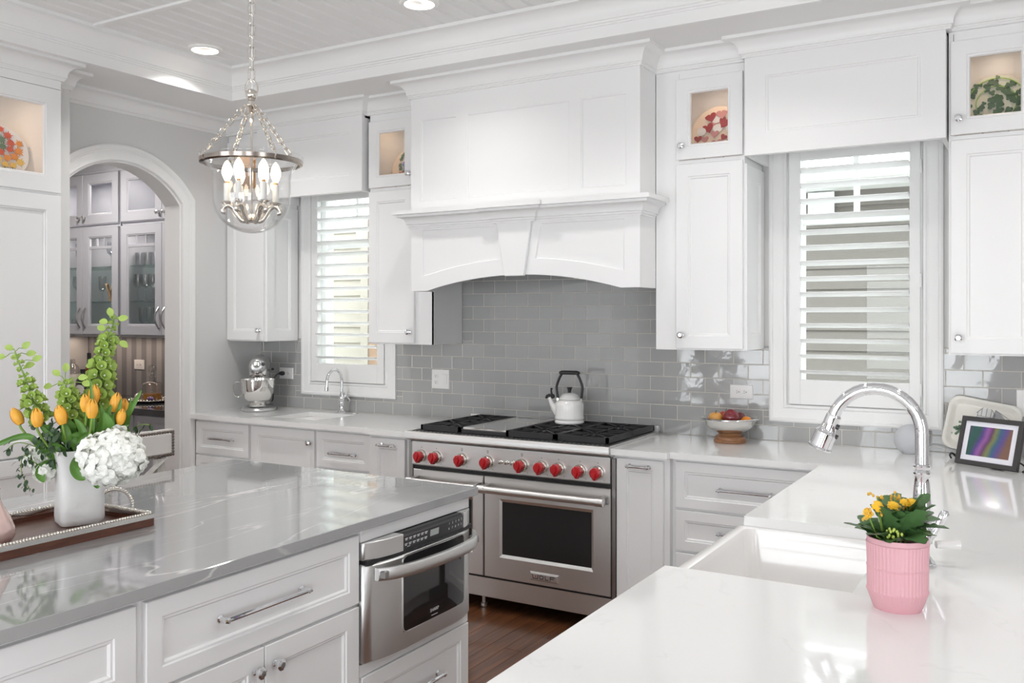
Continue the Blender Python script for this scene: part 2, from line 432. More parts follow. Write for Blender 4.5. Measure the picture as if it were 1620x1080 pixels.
# floor: oak planks laid front to back, the ones by the stove one by one
fl = MB().box((-3.6,-6.6,-.06), (6.8,.3,-.016)).build('floor', 'floor_oak'); struct(fl, 'dark stained oak plank floor')
pw = .083; rest = MB()
meshes = {}
for i in range(int((6.7+3.5)/pw)):
    x = -3.5+i*pw; y = -6.5-random.random()*1.2
    while y < .1:
        L = random.choice((.7,.9,1.1,1.3)); y0, y1 = max(y,-6.5), min(y+L,.1)
        if y1-y0 > .02:
            if 1.55 < x < 2.95 and -4.2 < y0 and y1 < .3 and x > -1:
                k = round(y1-y0, 3)
                if k not in meshes:
                    q = MB().box((-pw/2+.0008,-(y1-y0)/2+.0008,-.016), (pw/2-.0008,(y1-y0)/2-.0008,0)); meshes[k] = q.mesh('plank', bevel=.0012); meshes[k].materials.append(M['floor_oak'])
                o = bpy.data.objects.new('plank', meshes[k]); col.objects.link(o); o.parent = fl
                o.location = V3((x+pw/2, (y0+y1)/2, 0))-fl.location
            else: rest.box((x+.0008,y0+.0008,-.016), (x+pw-.0008,y1-.0008,0))
        y += L
rb = rest.build('floor_boards', 'floor_oak', fl, smooth=0, clean=False); rb['kind'] = 'stuff'

# ceiling: soffit ring with the tray cut out, beadboard above
ce = MB()
for a, b in (((-3.6,-6.6),(TX0,.3)), ((TX1,-6.6),(6.8,.3)), ((TX0,-6.6),(TX1,TY0)), ((TX0,TY1),(TX1,.3))):
    ce.box((a[0],a[1],ZS), (b[0],b[1],ZS+.05))
ce.box((TX0-.05,TY0-.05,ZC+.02), (TX1+.05,TY1+.05,ZC+.08))
for a, b in (((TX0-.04,TY0-.04),(TX0,TY1+.04)), ((TX1,TY0-.04),(TX1+.04,TY1+.04)), ((TX0,TY0-.04),(TX1,TY0)), ((TX0,TY1),(TX1,TY1+.04))):
    ce.box((a[0],a[1],ZS+.04), (b[0],b[1],ZC+.03))
ceil = struct(ce.build('ceiling', 'soffit_paint', smooth=0), 'pale grey soffit around a raised tray ceiling')
# beadboard planks: flat board, bead and groove at each long edge
BP = .105
def board(L):
    h = BP/2; zt = .02
    pr = [(-h,zt),(h,zt),(h,.007),(h-.002,.001),(h-.005,-.0015),(h-.008,.001),(h-.010,.007),(h-.012,.001),(h-.015,-.0015),(h-.018,.001),(h-.020,.006),(h-.024,0),(-h+.003,0),(-h,.006)]
    return MB().loft([[(x,-L/2,z) for x, z in pr],[(x,L/2,z) for x, z in pr]], True, True, True)
bounds = [(TY0+.05,-4.35),(-4.30,-3.05),(-3.0,-1.772),(-1.728,TY1-.05)]
for y0, y1 in bounds:
    me = board(y1-y0).mesh('ceiling_plank', smooth=0); me.materials.append(M['ceiling_paint'])
    x = -.69+.03+BP/2
    while x < TX1-.05:
        o = bpy.data.objects.new('ceiling_plank', me); col.objects.link(o); o.parent = ceil; o.location = V3((x,(y0+y1)/2,ZC))-ceil.location; x += BP
for yb in (-4.325,-3.025,-1.75):
    MB().box((TX0+.05,yb-.019,ZC-.012),(TX1-.05,yb+.019,ZC+.012)).build('ceiling_batten', 'trim_paint', ceil, bevel=.002)
# tray crown and fascia
cove = [(.030+.062*(1-math.cos(t)), 2.962+.074*math.sin(t)) for t in [PI/2*i/7 for i in range(8)]]
pr = [(-.006,2.872),(.014,2.872),(.014,2.928),(.018,2.930),(.018,2.938),(.024,2.941),(.026,2.950),(.032,2.952),(.032,2.961)]+cove[1:]+[(.098,3.037),(.098,3.0549),(-.006,3.0549)]
t1 = MB().sweep([(TX0,TY0),(TX0,TY1),(TX1,TY1),(TX1,TY0)], pr, closed=True).build('trim_1', 'trim_paint', smooth=25); struct(t1, 'white cove crown moulding around the tray ceiling')

# cabinet and wall crown in one run along the soffit
cv = [(.020+.052*(1-math.cos(t)), 2.806+.056*math.sin(t)) for t in [PI/2*i/6 for i in range(7)]]
pc = [(-.012,2.782),(.010,2.782),(.010,2.790),(.014,2.793),(.014,2.799),(.020,2.801)]+cv+[(.084,2.864),(.084,2.8799),(-.012,2.8799)]
run = [(-.877,-6.39),(-.877,-1.79),(-1.01,-1.79),(-1.01,-1.655),(XL,-1.655),(XL,-.325),(-.915,-.325),(-.915,-.388),(-.02,-.388),(-.02,-.340),(.466,-.340),(.466,-.542),(1.861,-.542),(1.861,-.345),(2.333,-.345),(2.333,-.395),(3.217,-.395),(3.217,-.345),(3.68,-.345),(3.68,-.006),(6.59,-.006)]
t2 = MB().sweep(run, pc).build('trim_2', 'trim_paint', smooth=25); struct(t2, 'white crown moulding stepping along cabinet tops')

# back wall with two window openings
WIN = {1: (-.865,-.047), 2: (2.355,3.165)}   # outer casing edges
WZ0, WZ1 = 1.015, 2.52
holes = [(a+.085, b-.085) for a, b in WIN.values()]; hz0, hz1 = WZ0+.085, WZ1-.085
wb = MB(); xs = [-1.405, holes[0][0], holes[0][1], holes[1][0], holes[1][1], XR]
for i in range(5):
    if i in (1,3):
        wb.box((xs[i],0,0),(xs[i+1],.16,hz0)).box((xs[i],0,hz1),(xs[i+1],.16,ZS))
    else: wb.box((xs[i],0,0),(xs[i+1],.16,ZS))
wall = struct(wb.build('wall_back', 'wall_white', smooth=0), 'back kitchen wall with grey glass tile backsplash')
# grout bed and tiles, one object each
TU, TZ, TR0 = .0774, .0774, .914
RECTS = ((XL+.002,3.85,.914,1.035),(XL+.002,WIN[1][0]+.03,1.035,1.40),(WIN[1][1]-.03,WIN[2][0]+.03,1.035,1.40),(WIN[2][1]-.03,3.85,1.035,1.40),(.464,1.863,1.40,1.93))
def allowed(x0, x1, z0, z1):
    ps = []
    for a, b, c, d in RECTS:
        q = (max(x0,a),min(x1,b),max(z0,c),min(z1,d))
        if q[1]-q[0] > .006 and q[3]-q[2] > .006: ps.append(q)
    if len(ps) > 1:
        u = (min(q[0] for q in ps),max(q[1] for q in ps),min(q[2] for q in ps),max(q[3] for q in ps))
        if abs(sum((q[1]-q[0])*(q[3]-q[2]) for q in ps)-(u[1]-u[0])*(u[3]-u[2])) < 1e-4: return [u]
    return ps
gb = MB()
for a, b, c, d in ((XL,3.85,.90,1.035),(XL,WIN[1][0]+.03,1.035,1.40),(WIN[1][1]-.03,WIN[2][0]+.03,1.035,1.40),(WIN[2][1]-.03,3.85,1.035,1.40),(.464,1.863,1.40,1.93)):
    gb.box((a,-.0092,c),(b,.001,d))
gb.build('grout_bed', 'grout', wall, smooth=0)
g = .0019; tcache = {}
for r_ in range(13):
    for u in range(-18, 60):
        if (u+r_) % 2 == 0: continue
        for x0, x1, z0, z1 in allowed(u*TU, (u+2)*TU, TR0+r_*TZ, TR0+(r_+1)*TZ):
            key = (round(x1-x0,4), round(z1-z0,4))
            if key not in tcache:
                me = MB().box((-(x1-x0)/2+g,-.0105,-(z1-z0)/2+g),((x1-x0)/2-g,-.002,(z1-z0)/2-g)).mesh('tile', bevel=.0012, smooth=0); me.materials.append(M['tile']); tcache[key] = me
            o = bpy.data.objects.new('tile', tcache[key]); col.objects.link(o); o.parent = wall
            o.location = V3(((x0+x1)/2,0,(z0+z1)/2))-wall.location
            o.rotation_euler = (R(random.gauss(0,.13)), 0, R(random.gauss(0,.13)))

# windows: casing, sash, bars, glass
def make_window(n, a, b):
    o = thing('window_%d' % n, None, None, ((a+b)/2, 0, WZ0), kind='structure')
    B = BY(0,0,0)
    MB(B).rings(a, WZ0, b, WZ1, [(0,.001),(0,.026),(.008,.030),(.018,.030),(.022,.024),(.062,.020),(.070,.016),(.076,.022),(.086,.022),(.090,.012),(.090,-.03),(.082,-.03)], cap=False).build('casing', 'trim_paint', o, smooth=20)
    i0, i1, j0, j1 = a+.085, b-.085, hz0, hz1
    MB(B).rings(i0, j0, i1, j1, [(0,-.001),(0,-.16),(.012,-.16),(.012,-.001),(0,-.001)], cap=False).build('jamb', 'trim_paint', o, smooth=0)
    MB(B).rings(i0+.012, j0+.012, i1-.012, j1-.012, [(0,-.14),(0,-.075),(.012,-.07),(.045,-.07),(.052,-.085),(.052,-.14),(0,-.14)], cap=False).build('sash', 'trim_paint', o, smooth=20)
    MB(B).box((i0+.06,2.02,-.125),(i1-.06,2.045,-.085)).build('muntin', 'trim_paint', o)
    MB(B).box(((a+b)/2-.012,2.045,-.125),((a+b)/2+.012,j1-.06,-.085)).build('muntin', 'trim_paint', o)
    MB(B).box((i0+.05,j0+.05,-.108),(i1-.05,j1-.05,-.104)).build('pane', 'window_pane', o)
    return o
win1 = make_window(1, *WIN[1]); win2 = make_window(2, *WIN[2])

# arch wall
AC, AZ, AR = -1.14, 1.954, .541
ah = .431; zsp = AZ+math.sqrt(AR*AR-ah*ah)
a0 = math.asin(ah/AR)
inn = [(AC+AR*math.sin(t), AZ+AR*math.cos(t)) for t in [a0-2*a0*i/24 for i in range(25)]]
poly = [(.16,0),(.16,ZS),(-1.655,ZS),(-1.655,0),(AC-ah,0)]+inn[::-1]+[(AC+ah,0)]
wl = MB().loft([[(XL,y,z) for y, z in poly],[(-1.405,y,z) for y, z in poly]], True, True, True)
wl.box((-1.405,-1.79,0),(-1.01,-1.655,ZS))
wall_l = struct(wl.build('wall_left', 'wall_grey', smooth=0), 'light grey wall with arched opening')
OR_ = .638; b0 = math.asin((ah+.097)/OR_)
def casing_loop(d):       # inner edge offset d outwards
    pts = []
    r = AR+d*(OR_-AR)/.097; h = ah+d; t0 = math.asin(h/r)
    pts.append((AC+h, 0))
    pts += [(AC+r*math.sin(t), AZ+r*math.cos(t)) for t in [t0-2*t0*i/24 for i in range(25)]]
    pts.append((AC-h, 0)); return pts
pf = [(0,.0),(0,.018),(.006,.022),(.010,.020),(.056,.020),(.060,.024),(.066,.024),(.070,.028),(.090,.030),(.097,.026),(.097,0)]
L = [[(XL+w_, y, z) for y, z in casing_loop(d)] for d, w_ in pf]
t3 = MB().loft(L, closed=False).build('trim_3', 'trim_paint', smooth=30); struct(t3, 'white moulded casing around the arch')
jl = [(y, z) for y, z in casing_loop(0)]
j = MB().loft([[(XL+.001,y,z) for y, z in jl],[(-1.407,y,z) for y, z in jl],[(-1.407,AC+(y-AC)*.975,z-.012 if z > 0 else z) for y, z in jl],[(XL+.001,AC+(y-AC)*.975,z-.012 if z > 0 else z) for y, z in jl]], closed=False, wrap=True)
j.build('arch_lining', 'trim_paint', t3, smooth=30)

# walls behind the camera and to the right, with the big windows that light the room
RW = ((-5.0,-3.9),); FWN = ((-.45,.90),(1.75,3.10),(4.0,5.35)); WB, WT = .06, 2.18
wr = MB(); ys = [YF-.15]+[v for q in RW for v in q]+[.16]
for i in range(len(ys)-1):
    if i % 2: wr.box((XR,ys[i],0),(XR+.15,ys[i+1],WB)).box((XR,ys[i],WT),(XR+.15,ys[i+1],ZS))
    else: wr.box((XR,ys[i],0),(XR+.15,ys[i+1],ZS))
struct(wr.build('wall_right', 'wall_white', smooth=0), 'far right white wall with a tall window')
wf = MB(); xs = [-1.6]+[v for q in FWN for v in q]+[XR]
for i in range(len(xs)-1):
    if i % 2: wf.box((xs[i],YF-.15,0),(xs[i+1],YF,WB)).box((xs[i],YF-.15,WT),(xs[i+1],YF,ZS))
    else: wf.box((xs[i],YF-.15,0),(xs[i+1],YF,ZS))
struct(wf.build('wall_front', 'wall_white', smooth=0), 'white wall of tall windows behind the camera')
n = 3
def big_window(B, a, b, loc):
    global n
    o = thing('window_%d' % n, None, None, loc, kind='structure'); n += 1
    MB(B).rings(-b-.06,WB-.06,-a+.06,WT+.06,[(0,.001),(0,.02),(.06,.02),(.06,-.15)],cap=False).build('casing','trim_paint',o,smooth=0)
    k = 2
    for i in range(1,k): u = -b+(b-a)*i/k; MB(B).box((u-.025,WB,-.10),(u+.025,WT,-.05)).build('mullion','trim_paint',o)
    MB(B).box((-b,1.62,-.10),(-a,1.66,-.05)).build('transom','trim_paint',o)
for a, b in FWN: big_window((V3((0,YF,0)), V3((-1,0,0)), V3((0,0,1)), V3((0,1,0))), a, b, ((a+b)/2,YF,WB))
for a, b in RW: big_window((V3((XR,0,0)), V3((0,-1,0)), V3((0,0,1)), V3((-1,0,0))), a, b, (XR,(a+b)/2,WB))
def portal(loc, rot, sx, sy):
    l = bpy.data.lights.new('window_portal','AREA'); l.shape = 'RECTANGLE'; l.size = sx; l.size_y = sy; l.cycles.is_portal = True
    o = bpy.data.objects.new('window_portal', l); o.location = loc; o.rotation_euler = rot; col.objects.link(o)
for a, b in FWN: portal(((a+b)/2,YF-.12,(WB+WT)/2), (PI/2,0,0), b-a, WT-WB)
for a, b in RW: portal((XR+.12,(a+b)/2,(WB+WT)/2), (PI/2,0,PI/2), b-a, WT-WB)
for a, b in WIN.values(): portal(((a+b)/2,.158,1.77), (-PI/2,0,0), b-a-.17, hz1-hz0)
# the wall behind the tall cabinets and the pantry shell
struct(MB().box((-1.75,YF-.15,0),(-1.6,-1.79,ZS)).build('wall_side', 'wall_white', smooth=0), 'wall behind the tall cabinets')
ps = MB().box((PX0-.1,-3.0,0),(PX0,PY,ZS)).box((PX0-.1,-3.1,0),(-1.75,-3.0,ZS))
struct(ps.build('wall_pantry_side', 'pantry_wall', smooth=0), 'warm white side wall of the pantry')
struct(MB().box((PX0-.1,PY,0),(-1.405,PY+.1,ZS)).build('wall_pantry', 'wallpaper', smooth=0), 'pantry wall papered in grey stripes')

# ------------------------------------------------------------------ outside the windows
tag(MB().box((-9,.17,-.5),(14,14,-.35)).build('ground', 'ground', smooth=0), 'grey green ground strip between the houses', 'ground', kind='structure')
def siding(name, label, x0, x1, y, z1, mat_, pitch, z0=-.35):
    o = thing(name, label, 'house', ((x0+x1)/2, y+.1, z0))
    MB().box((x0,y+.02,z0),(x1,y+1.5,z1)).build('wall_core', mat_, o, smooth=0)
    h = pitch; pr = [(0,0),(-.022,0),(-.006,h+.012),(0,h+.012)]
    me = MB().loft([[(x0-(x0+x1)/2,a,b) for a, b in pr],[(x1-(x0+x1)/2,a,b) for a, b in pr]],True,True,True).mesh('siding_board',smooth=0); me.materials.append(M[mat_])
    z = z0
    while z < z1-.02:
        s_ = bpy.data.objects.new('siding_board', me); col.objects.link(s_); s_.parent = o; s_.location = (0,-.08,z-z0); z += h
    return o
h2 = siding('neighbour_house', 'brown sided neighbour house seen through the window near the tall faucet', 1.0, 5.2, 2.2, onY(1350,300,2.2).z, 'siding_brown', .15)
zt = onY(1350,300,2.2).z
MB().box((.9,1.85,zt),(5.3,2.35,zt+.10)).build('eave', 'trim_paint', h2); MB().box((.9,1.72,zt+.02),(5.3,1.85,zt+.10)).build('gutter', 'trim_paint', h2, bevel=.02)
p0, p1 = onY(1279,306,2.17), onY(1320,338,2.17)
MB(BY(0,2.178,0)).rings(p0.x,p1.z,p1.x,p0.z,[(0,0),(0,.03),(.03,.03),(.03,.01)],cap=True).build('neighbour_window', 'print_white', h2, smooth=0)
h1 = siding('neighbour_house', 'beige sided neighbour house seen through the window by the small faucet', -3.2, .55, 2.0, onY(550,346,2.0).z, 'siding_beige', .15)
xb = onY(573,450,1.96).x
MB().box((xb,1.93,-.35),(xb+.09,1.99,onY(550,346,2.0).z)).build('corner_board', 'siding_beige', h1, bevel=.004)
MB().box((xb+.09,1.94,-.35),(xb+1.0,1.985,onY(550,346,2.0).z)).build('shutter_panel', 'brick_orange', h1, bevel=.004)
# ------------------------------------------------------------------ cabinet parts
def door_prof(wf, wb, rail):
    return [(0,wb),(0,wf-.002),(.002,wf),(rail,wf),(rail+.003,wf-.004),(rail+.009,wf-.004),(rail+.014,wf-.010)]
def door(B, u0, v0, u1, v1, parent, name='door', rail=.062, th=.02, m='white_paint', glass=False, w0=0):
    mb = MB(B); pr = door_prof(w0+th, w0, rail)
    if glass:
        mb.rings(u0,v0,u1,v1,pr+[(rail+.014,w0),(0,w0)],cap=False)
    else:
        mb.rings(u0,v0,u1,v1,pr); mb.rings(u0,v0,u1,v1,[(0,w0)])
    o = mb.build(name, m, parent, smooth=0)
    if glass:
        r = rail+.012
        MB(B).box((u0+r,v0+r,w0+.004),(u1-r,v1-r,w0+.007)).build('glass_pane', 'pane', o, smooth=0)
    return o
def slab(B, u0, v0, u1, v1, parent, name, th=.02, m='white_paint'):
    return MB(B).box((u0,v0,0),(u1,v1,th)).build(name, m, parent, bevel=.0015)
# octagonal chrome knob and bar pull, shared meshes
def axisB(o, W):
    W = V3(W); U = V3((0,0,1)).cross(W).normalized(); return (V3(o), U, V3((0,0,1)), W)
_hw = {}
def hw(kind, face, L=.1):
    key = (kind, face, round(L,3))
    if key in _hw: return _hw[key]
    W = {'y': (0,-1,0), 'x': (1,0,0)}[face]; B = axisB((0,0,0), W)
    mb = MB(B)
    def lathew(prof, c=(0,0), n=8, ph=PI/8):
        mb.loft([[(c[0]+r*math.cos(2*PI*j/n+ph), c[1]+r*math.sin(2*PI*j/n+ph), z) for j in range(n)] for r, z in prof], True, True, True)
    if kind == 'knob':
        lathew([(.0105,0),(.0105,.003),(.006,.006),(.0055,.014),(.009,.017),(.0165,.021),(.0175,.025),(.0165,.029),(.009,.033)])
    else:
        h = L/2
        for s in (-1,1):
            lathew([(.0105,0),(.0105,.003),(.0065,.006),(.006,.022),(.0078,.024),(.0078,.036),(.005,.038)], (s*h,0))
        for s in (-1, 1): pass
        mb.tube([(-h-.012,0,.030),(-h-.004,0,.030),(-h,0,.030),(h,0,.030),(h+.004,0,.030),(h+.012,0,.030)], [.0066,.0084,.0068,.0068,.0084,.0066], 10)
    me = mb.mesh(kind, smooth=25); me.materials.append(M['chrome']); _hw[key] = me; return me
def knob(parent, face, p):
    o = bpy.data.objects.new('knob', hw('knob', face)); col.objects.link(o); o.parent = parent; o.location = V3(p)-wloc(parent)
def pull(parent, face, p, L):
    o = bpy.data.objects.new('bar_pull', hw('pull', face, L)); col.objects.link(o); o.parent = parent; o.location = V3(p)-wloc(parent)

# ------------------------------------------------------------------ wall cabinets
def carcass(parent, x0, x1, yf, z0, z1, open_z=None, m='white_paint', inside='white_paint', fillers=(), name='carcass'):
    t = .018; mb = MB()
    mb.box((x0,yf,z0),(x0+t,-.013,z1)).box((x1-t,yf,z0),(x1,-.013,z1)).box((x0+t,-.025,z0),(x1-t,-.013,z1))
    mb.box((x0+t,yf,z0),(x1-t,-.025,z0+t)).box((x0+t,yf,z1-t),(x1-t,-.025,z1))
    if open_z: mb.box((x0+t,yf,open_z-t),(x1-t,-.025,open_z))
    o = mb.build(name, m, parent, smooth=0)
    for a, b, c, d in fillers:
        MB().box((a,yf-.0005,c),(b,yf+.018,d)).build('filler', m, parent, bevel=.001)
    return o
GROUP = None
def puck(parent, x, y, z, power=.34):
    MB().lathe([(.0,0),(.03,0),(.032,.004),(.032,.012),(0,.012)], (x,y,z-.012), 16).build('puck_light', 'can_white', parent)
    l = bpy.data.lights.new('puck_lamp','AREA'); l.shape = 'DISK'; l.size = .05; l.energy = power; l.color = (1,.70,.46)
    o = bpy.data.objects.new('puck_lamp', l); o.parent = parent; o.location = V3((x,y,z-.016))-wloc(parent); col.objects.link(o)
CZ0, CZ1, SPL = 1.383, 2.79, 2.322
def wall_cabinet(label, x0, x1, yf, dx0, dx1, knob_side, side_panel=False, fill=None):
    o = thing('wall_cabinet', label, 'cabinet', ((x0+x1)/2, yf/2, CZ0))
    fl_ = [(x0,dx0+.01,CZ0,CZ1)] if dx0-x0 > .02 else [(x0,dx0+.004,CZ0,CZ1)]
    if x1-dx1 > .006: fl_.append((dx1-.01,x1,CZ0,CZ1))
    fl_.append((dx0+.011,dx1-.011,2.735,CZ1))
    carcass(o, x0, x1, yf, CZ0, CZ1, SPL+.01, fillers=fl_)
    B = BY(0, yf-.001, 0)
    d = door(B, dx0, CZ0+.008, dx1, SPL-.012, o)
    gd = door(B, dx0, SPL+.012, dx1, 2.738, o, 'glass_door', glass=True)
    kx = dx1-.032 if knob_side > 0 else dx0+.032
    knob(d, 'y', (kx, yf-.021, CZ0+.075)); knob(gd, 'y', (kx, yf-.021, SPL+.078))
    if side_panel:
        door((V3((x1,0,0)),V3((0,1,0)),V3((0,0,1)),V3((1,0,0))), yf+.002, CZ0+.002, -.014, SPL-.03, o, 'side_panel', .07, .012)
    puck(o, (dx0+dx1)/2, yf*.62, CZ1-.02)
    return o
wc1 = wall_cabinet('white wall cabinet in the corner above the stand mixer', XL+.002, -.915, -.308, -1.258, -.918, 1, True)
wc2 = wall_cabinet('white wall cabinet between the small faucet window and the hood', .0, .464, -.334, .004, .347, 1)
wc3 = wall_cabinet('white wall cabinet above the fruit bowl', 1.863, 2.318, -.334, 1.976, 2.314, -1, True)
wc4 = wall_cabinet('white wall cabinet above the picture frame', 3.213, 3.68, -.334, 3.222, 3.563, -1)

# window valances: boxed, panelled boards bridging the cabinets
def valance(label, x0, x1, yf, xr):
    o = thing('window_valance', label, 'valance', ((x0+x1)/2, yf/2, 2.318))
    MB().box((x0,yf+.014,2.318),(x1,yf+.03,2.79)).build('board', 'white_paint', o)
    door(BY(0,yf+.0135,0), x0, 2.318, x1, 2.79, o, 'panel_face', .10, .0135)
    MB().box((x0,yf+.03,2.318),(x0+.02,-.014,2.79)).build('return_board', 'white_paint', o)
    MB().box((x1-.02,yf+.03,2.318),(x1,-.014,2.79)).build('return_board', 'white_paint', o)
    MB().box((x0,yf+.03,2.77),(x1,-.014,2.79)).build('top_board', 'white_paint', o)
valance('white panelled valance box over the small faucet window', -.913, -.022, -.388, 0)
valance('white panelled valance box over the window behind the tall faucet', 2.335, 3.207, -.395, 0)

# plantation shutters
def shutter(label, a, b, hinge_left, x0, x1):
    o = thing('plantation_shutter', label, 'shutter', ((a+b)/2, -.005, 1.108))
    B = BY(0, .004, 0); z0, z1 = 1.108, 2.43; s0, s1 = x0, x1
    MB(B).box((a,z0,0),(s0,z1,.030)).build('stile', 'trim_paint', o, bevel=.002); MB(B).box((s1,z0,0),(b,z1,.030)).build('stile', 'trim_paint', o, bevel=.002)
    MB(B).box((s0,z0,.001),(s1,1.232,.029)).build('bottom_rail', 'trim_paint', o, bevel=.002); MB(B).box((s0,2.335,.001),(s1,z1,.029)).build('top_rail', 'trim_paint', o, bevel=.002)
    n = 10; L = [[(x, .043*math.cos(2*PI*j/n)*1.0, .0068*math.sin(2*PI*j/n)) for j in range(n)] for x in (-(s1-s0)/2+.002,(s1-s0)/2-.002)]
    me = MB().loft(L, True, True, True).mesh('louver', smooth=40); me.materials.append(M['trim_paint'])
    for i in range(14):
        c = bpy.data.objects.new('louver', me); col.objects.link(c); c.parent = o
        c.location = V3(((s0+s1)/2, -.011, 2.283-i*.0778))-wloc(o); c.rotation_euler = (R(-13),0,0)
    hx = a-.003 if hinge_left else b+.003
    for z in (1.20,1.72,2.26):
        MB().lathe([(.004,-.032),(.005,-.03),(.005,.03),(.004,.032)], (hx,-.030,z), 8, cap0=True, cap1=True).build('hinge', 'trim_paint', o)
    return o
shutter('white plantation shutter in the window by the small faucet', -.770, -.142, True, -.715, -.197)
shutter('white plantation shutter in the window behind the tall faucet', 2.456, 3.066, False, 2.512, 3.019)

# ------------------------------------------------------------------ range hood
HX0, HX1, HY = .466, 1.861, -.542
hood = thing('range_hood', 'large white panelled range hood with arched front and keystone', 'range hood', (1.1635,-.3,1.694))
B = BY(0, HY, 0)
c0, c1, zb, zt = .575, 1.757, 1.694, 1.772
mid = (c0+c1)/2; half = (c1-c0)/2; rr = (half*half+(zt-zb)**2)/(2*(zt-zb)); zc = zt-rr
def az(x, r=rr): return zc+math.sqrt(max(r*r-(x-mid)**2, 0))
archpts = [(c1-(c1-c0)*i/28, az(c1-(c1-c0)*i/28)) for i in range(29)]
MB(B).prism([(HX0,2.785),(HX0,zb)]+archpts[::-1]+[(HX1,zb),(HX1,2.785)], -.026, -.008).build('front_board', 'white_paint', hood, smooth=0)
MB().box((HX0,HY+.026,zb),(HX0+.02,-.335,2.785)).build('side_board', 'white_paint', hood); MB().box((HX1-.02,HY+.026,zb),(HX1,-.335,2.785)).build('side_board', 'white_paint', hood)
MB().box((HX0+.02,-.335,1.81),(HX1-.02,-.012,2.785)).build('chimney_box', 'white_paint', hood)
MB().box((HX0+.02,HY+.026,1.80),(HX1-.02,-.03,1.812)).build('liner', 'steel', hood)
def fr(pts, name='stile', d=.008):
    MB(B).prism(pts, -.008, 0).build(name, 'white_paint', hood, smooth=0)
def rc(a, b, c, d): return [(a,b),(c,b),(c,d),(a,d)]
PZ0, PZ1 = 2.195, 2.66
fr(rc(HX0,2.14,HX1,PZ0), 'rail'); fr(rc(HX0,PZ1,HX1,2.785), 'rail')
for a, b in ((HX0,.532),(.776,.843),(1.478,1.539),(1.792,HX1)): fr(rc(a,PZ0,b,PZ1))
for a, b in ((.532,.776),(.843,1.478),(1.539,1.792)):      # thin bead round each panel
    MB(B).rings(a,PZ0,b,PZ1,[(.0,-.008),(.0,-.002),(.006,-.002),(.010,-.008)],cap=False).build('bead', 'white_paint', hood, smooth=0)
LZ = 2.036
fr(rc(HX0,LZ,HX1,2.06), 'rail'); fr(rc(HX0,zb,.545,LZ)); fr(rc(1.778,zb,HX1,LZ))
def lowarc(a, b, off, n=14): return [(a+(b-a)*i/n, az(min(max(a+(b-a)*i/n,c0),c1))+off) for i in range(n+1)]
fr([(.545,zb)]+([(c0,zb)] if c0 > .545 else [])+lowarc(c0,1.10,0)+lowarc(.545,1.056,.085)[::-1], 'arch_rail')
fr(lowarc(1.21,c1,0)+[(1.778,zb)]+lowarc(1.272,1.778,.085)[::-1], 'arch_rail')
fr([(1.02,LZ),(1.056,az(1.056)+.085),(1.10,az(1.10)),(1.21,az(1.21)),(1.272,az(1.272)+.085),(1.308,LZ)], 'centre_stile')
for s in (0, 1):     # bead round the arched panels
    if s == 0: ol = [(.545,LZ),(.545,az(c0)+.085)]+lowarc(.56,1.056,.085)+[(1.02,LZ)]
    else: ol = [(1.308,LZ),(1.272,az(1.272)+.085)]+lowarc(1.285,1.778,.085)+[(1.778,LZ)]
    MB(B).tube([(p[0],p[1],-.006) for p in ol], .0035, 6, closed=True).build('bead', 'white_paint', hood)
MB(B).loft([[(1.044,2.06,0),(1.097,1.764,0),(1.214,1.764,0),(1.261,2.06,0)],[(1.044,2.06,.022),(1.097,1.764,.022),(1.214,1.764,.022),(1.261,2.06,.022)]],True,True,True).build('keystone', 'white_paint', hood, bevel=.003)
cc = [(.022+.032*(1-math.cos(t)), 2.074+.034*math.sin(t)) for t in [PI/2*i/5 for i in range(6)]]
pcn = [(-.01,2.047),(.008,2.047),(.008,2.056),(.014,2.058),(.014,2.068),(.022,2.070)]+cc+[(.060,2.110),(.060,2.122),(.078,2.124),(.078,2.146),(-.01,2.146)]
MB().sweep([(HX0,-.356),(HX0,HY),(1.030,HY),(1.030,HY-.02),(1.276,HY-.02),(1.276,HY),(HX1,HY),(HX1,-.356)], pcn).build('cornice', 'white_paint', hood, smooth=25)

# ------------------------------------------------------------------ base cabinets on the back wall
def base_cab(label, x0, x1, yf, fronts, name='base_cabinet', toe=True):
    o = thing(name, label, 'cabinet', ((x0+x1)/2, (yf-.0)/2, 0))
    t = .018; MB().box((x0,yf,.10),(x0+t,-.014,.884)).box((x1-t,yf,.10),(x1,-.014,.884)).box((x0+t,yf,.10),(x1-t,-.014,.118)).box((x0+t,-.03,.118),(x1-t,-.014,.884)).box((x0+t,yf,.118),(x1-t,yf+.018,.884)).build('carcass', 'white_paint', o, smooth=0)
    MB().box((x0,yf+.07,0),(x1,-.014,.10)).build('toe_kick', 'white_paint', o, smooth=0)
    B = BY(0, yf-.001, 0)
    for kind, a, b, c, d, hwk in fronts:
        rail = .045 if kind == 'drawer' else .055
        if kind == 'pullout': rail = .05
        f = door(B, a, b, c, d, o, kind, rail)
        if hwk:
            t = hwk[0]
            if t == 'pull': pull(f, 'y', ((a+c)/2, yf-.021-(0 if kind == 'pullout' else -.010), hwk[1]), hwk[2])
            else: knob(f, 'y', (hwk[1], yf-.021, hwk[2]))
    return o
YL = -.60
base_cab('white drawer cabinet under the stand mixer', XL+.002, -.733, YL, [('drawer',-1.225,.657,-.744,.866,('pull',.762,.19)),('drawer',-1.225,.40,-.744,.645,('pull',.52,.19)),('drawer',-1.225,.12,-.744,.388,('pull',.25,.19))])
base_cab('white cabinet with one knobbed door under the small sink', -.733, -.186, YL, [('door',-.722,.12,-.195,.866,('knob',-.226,.795))])
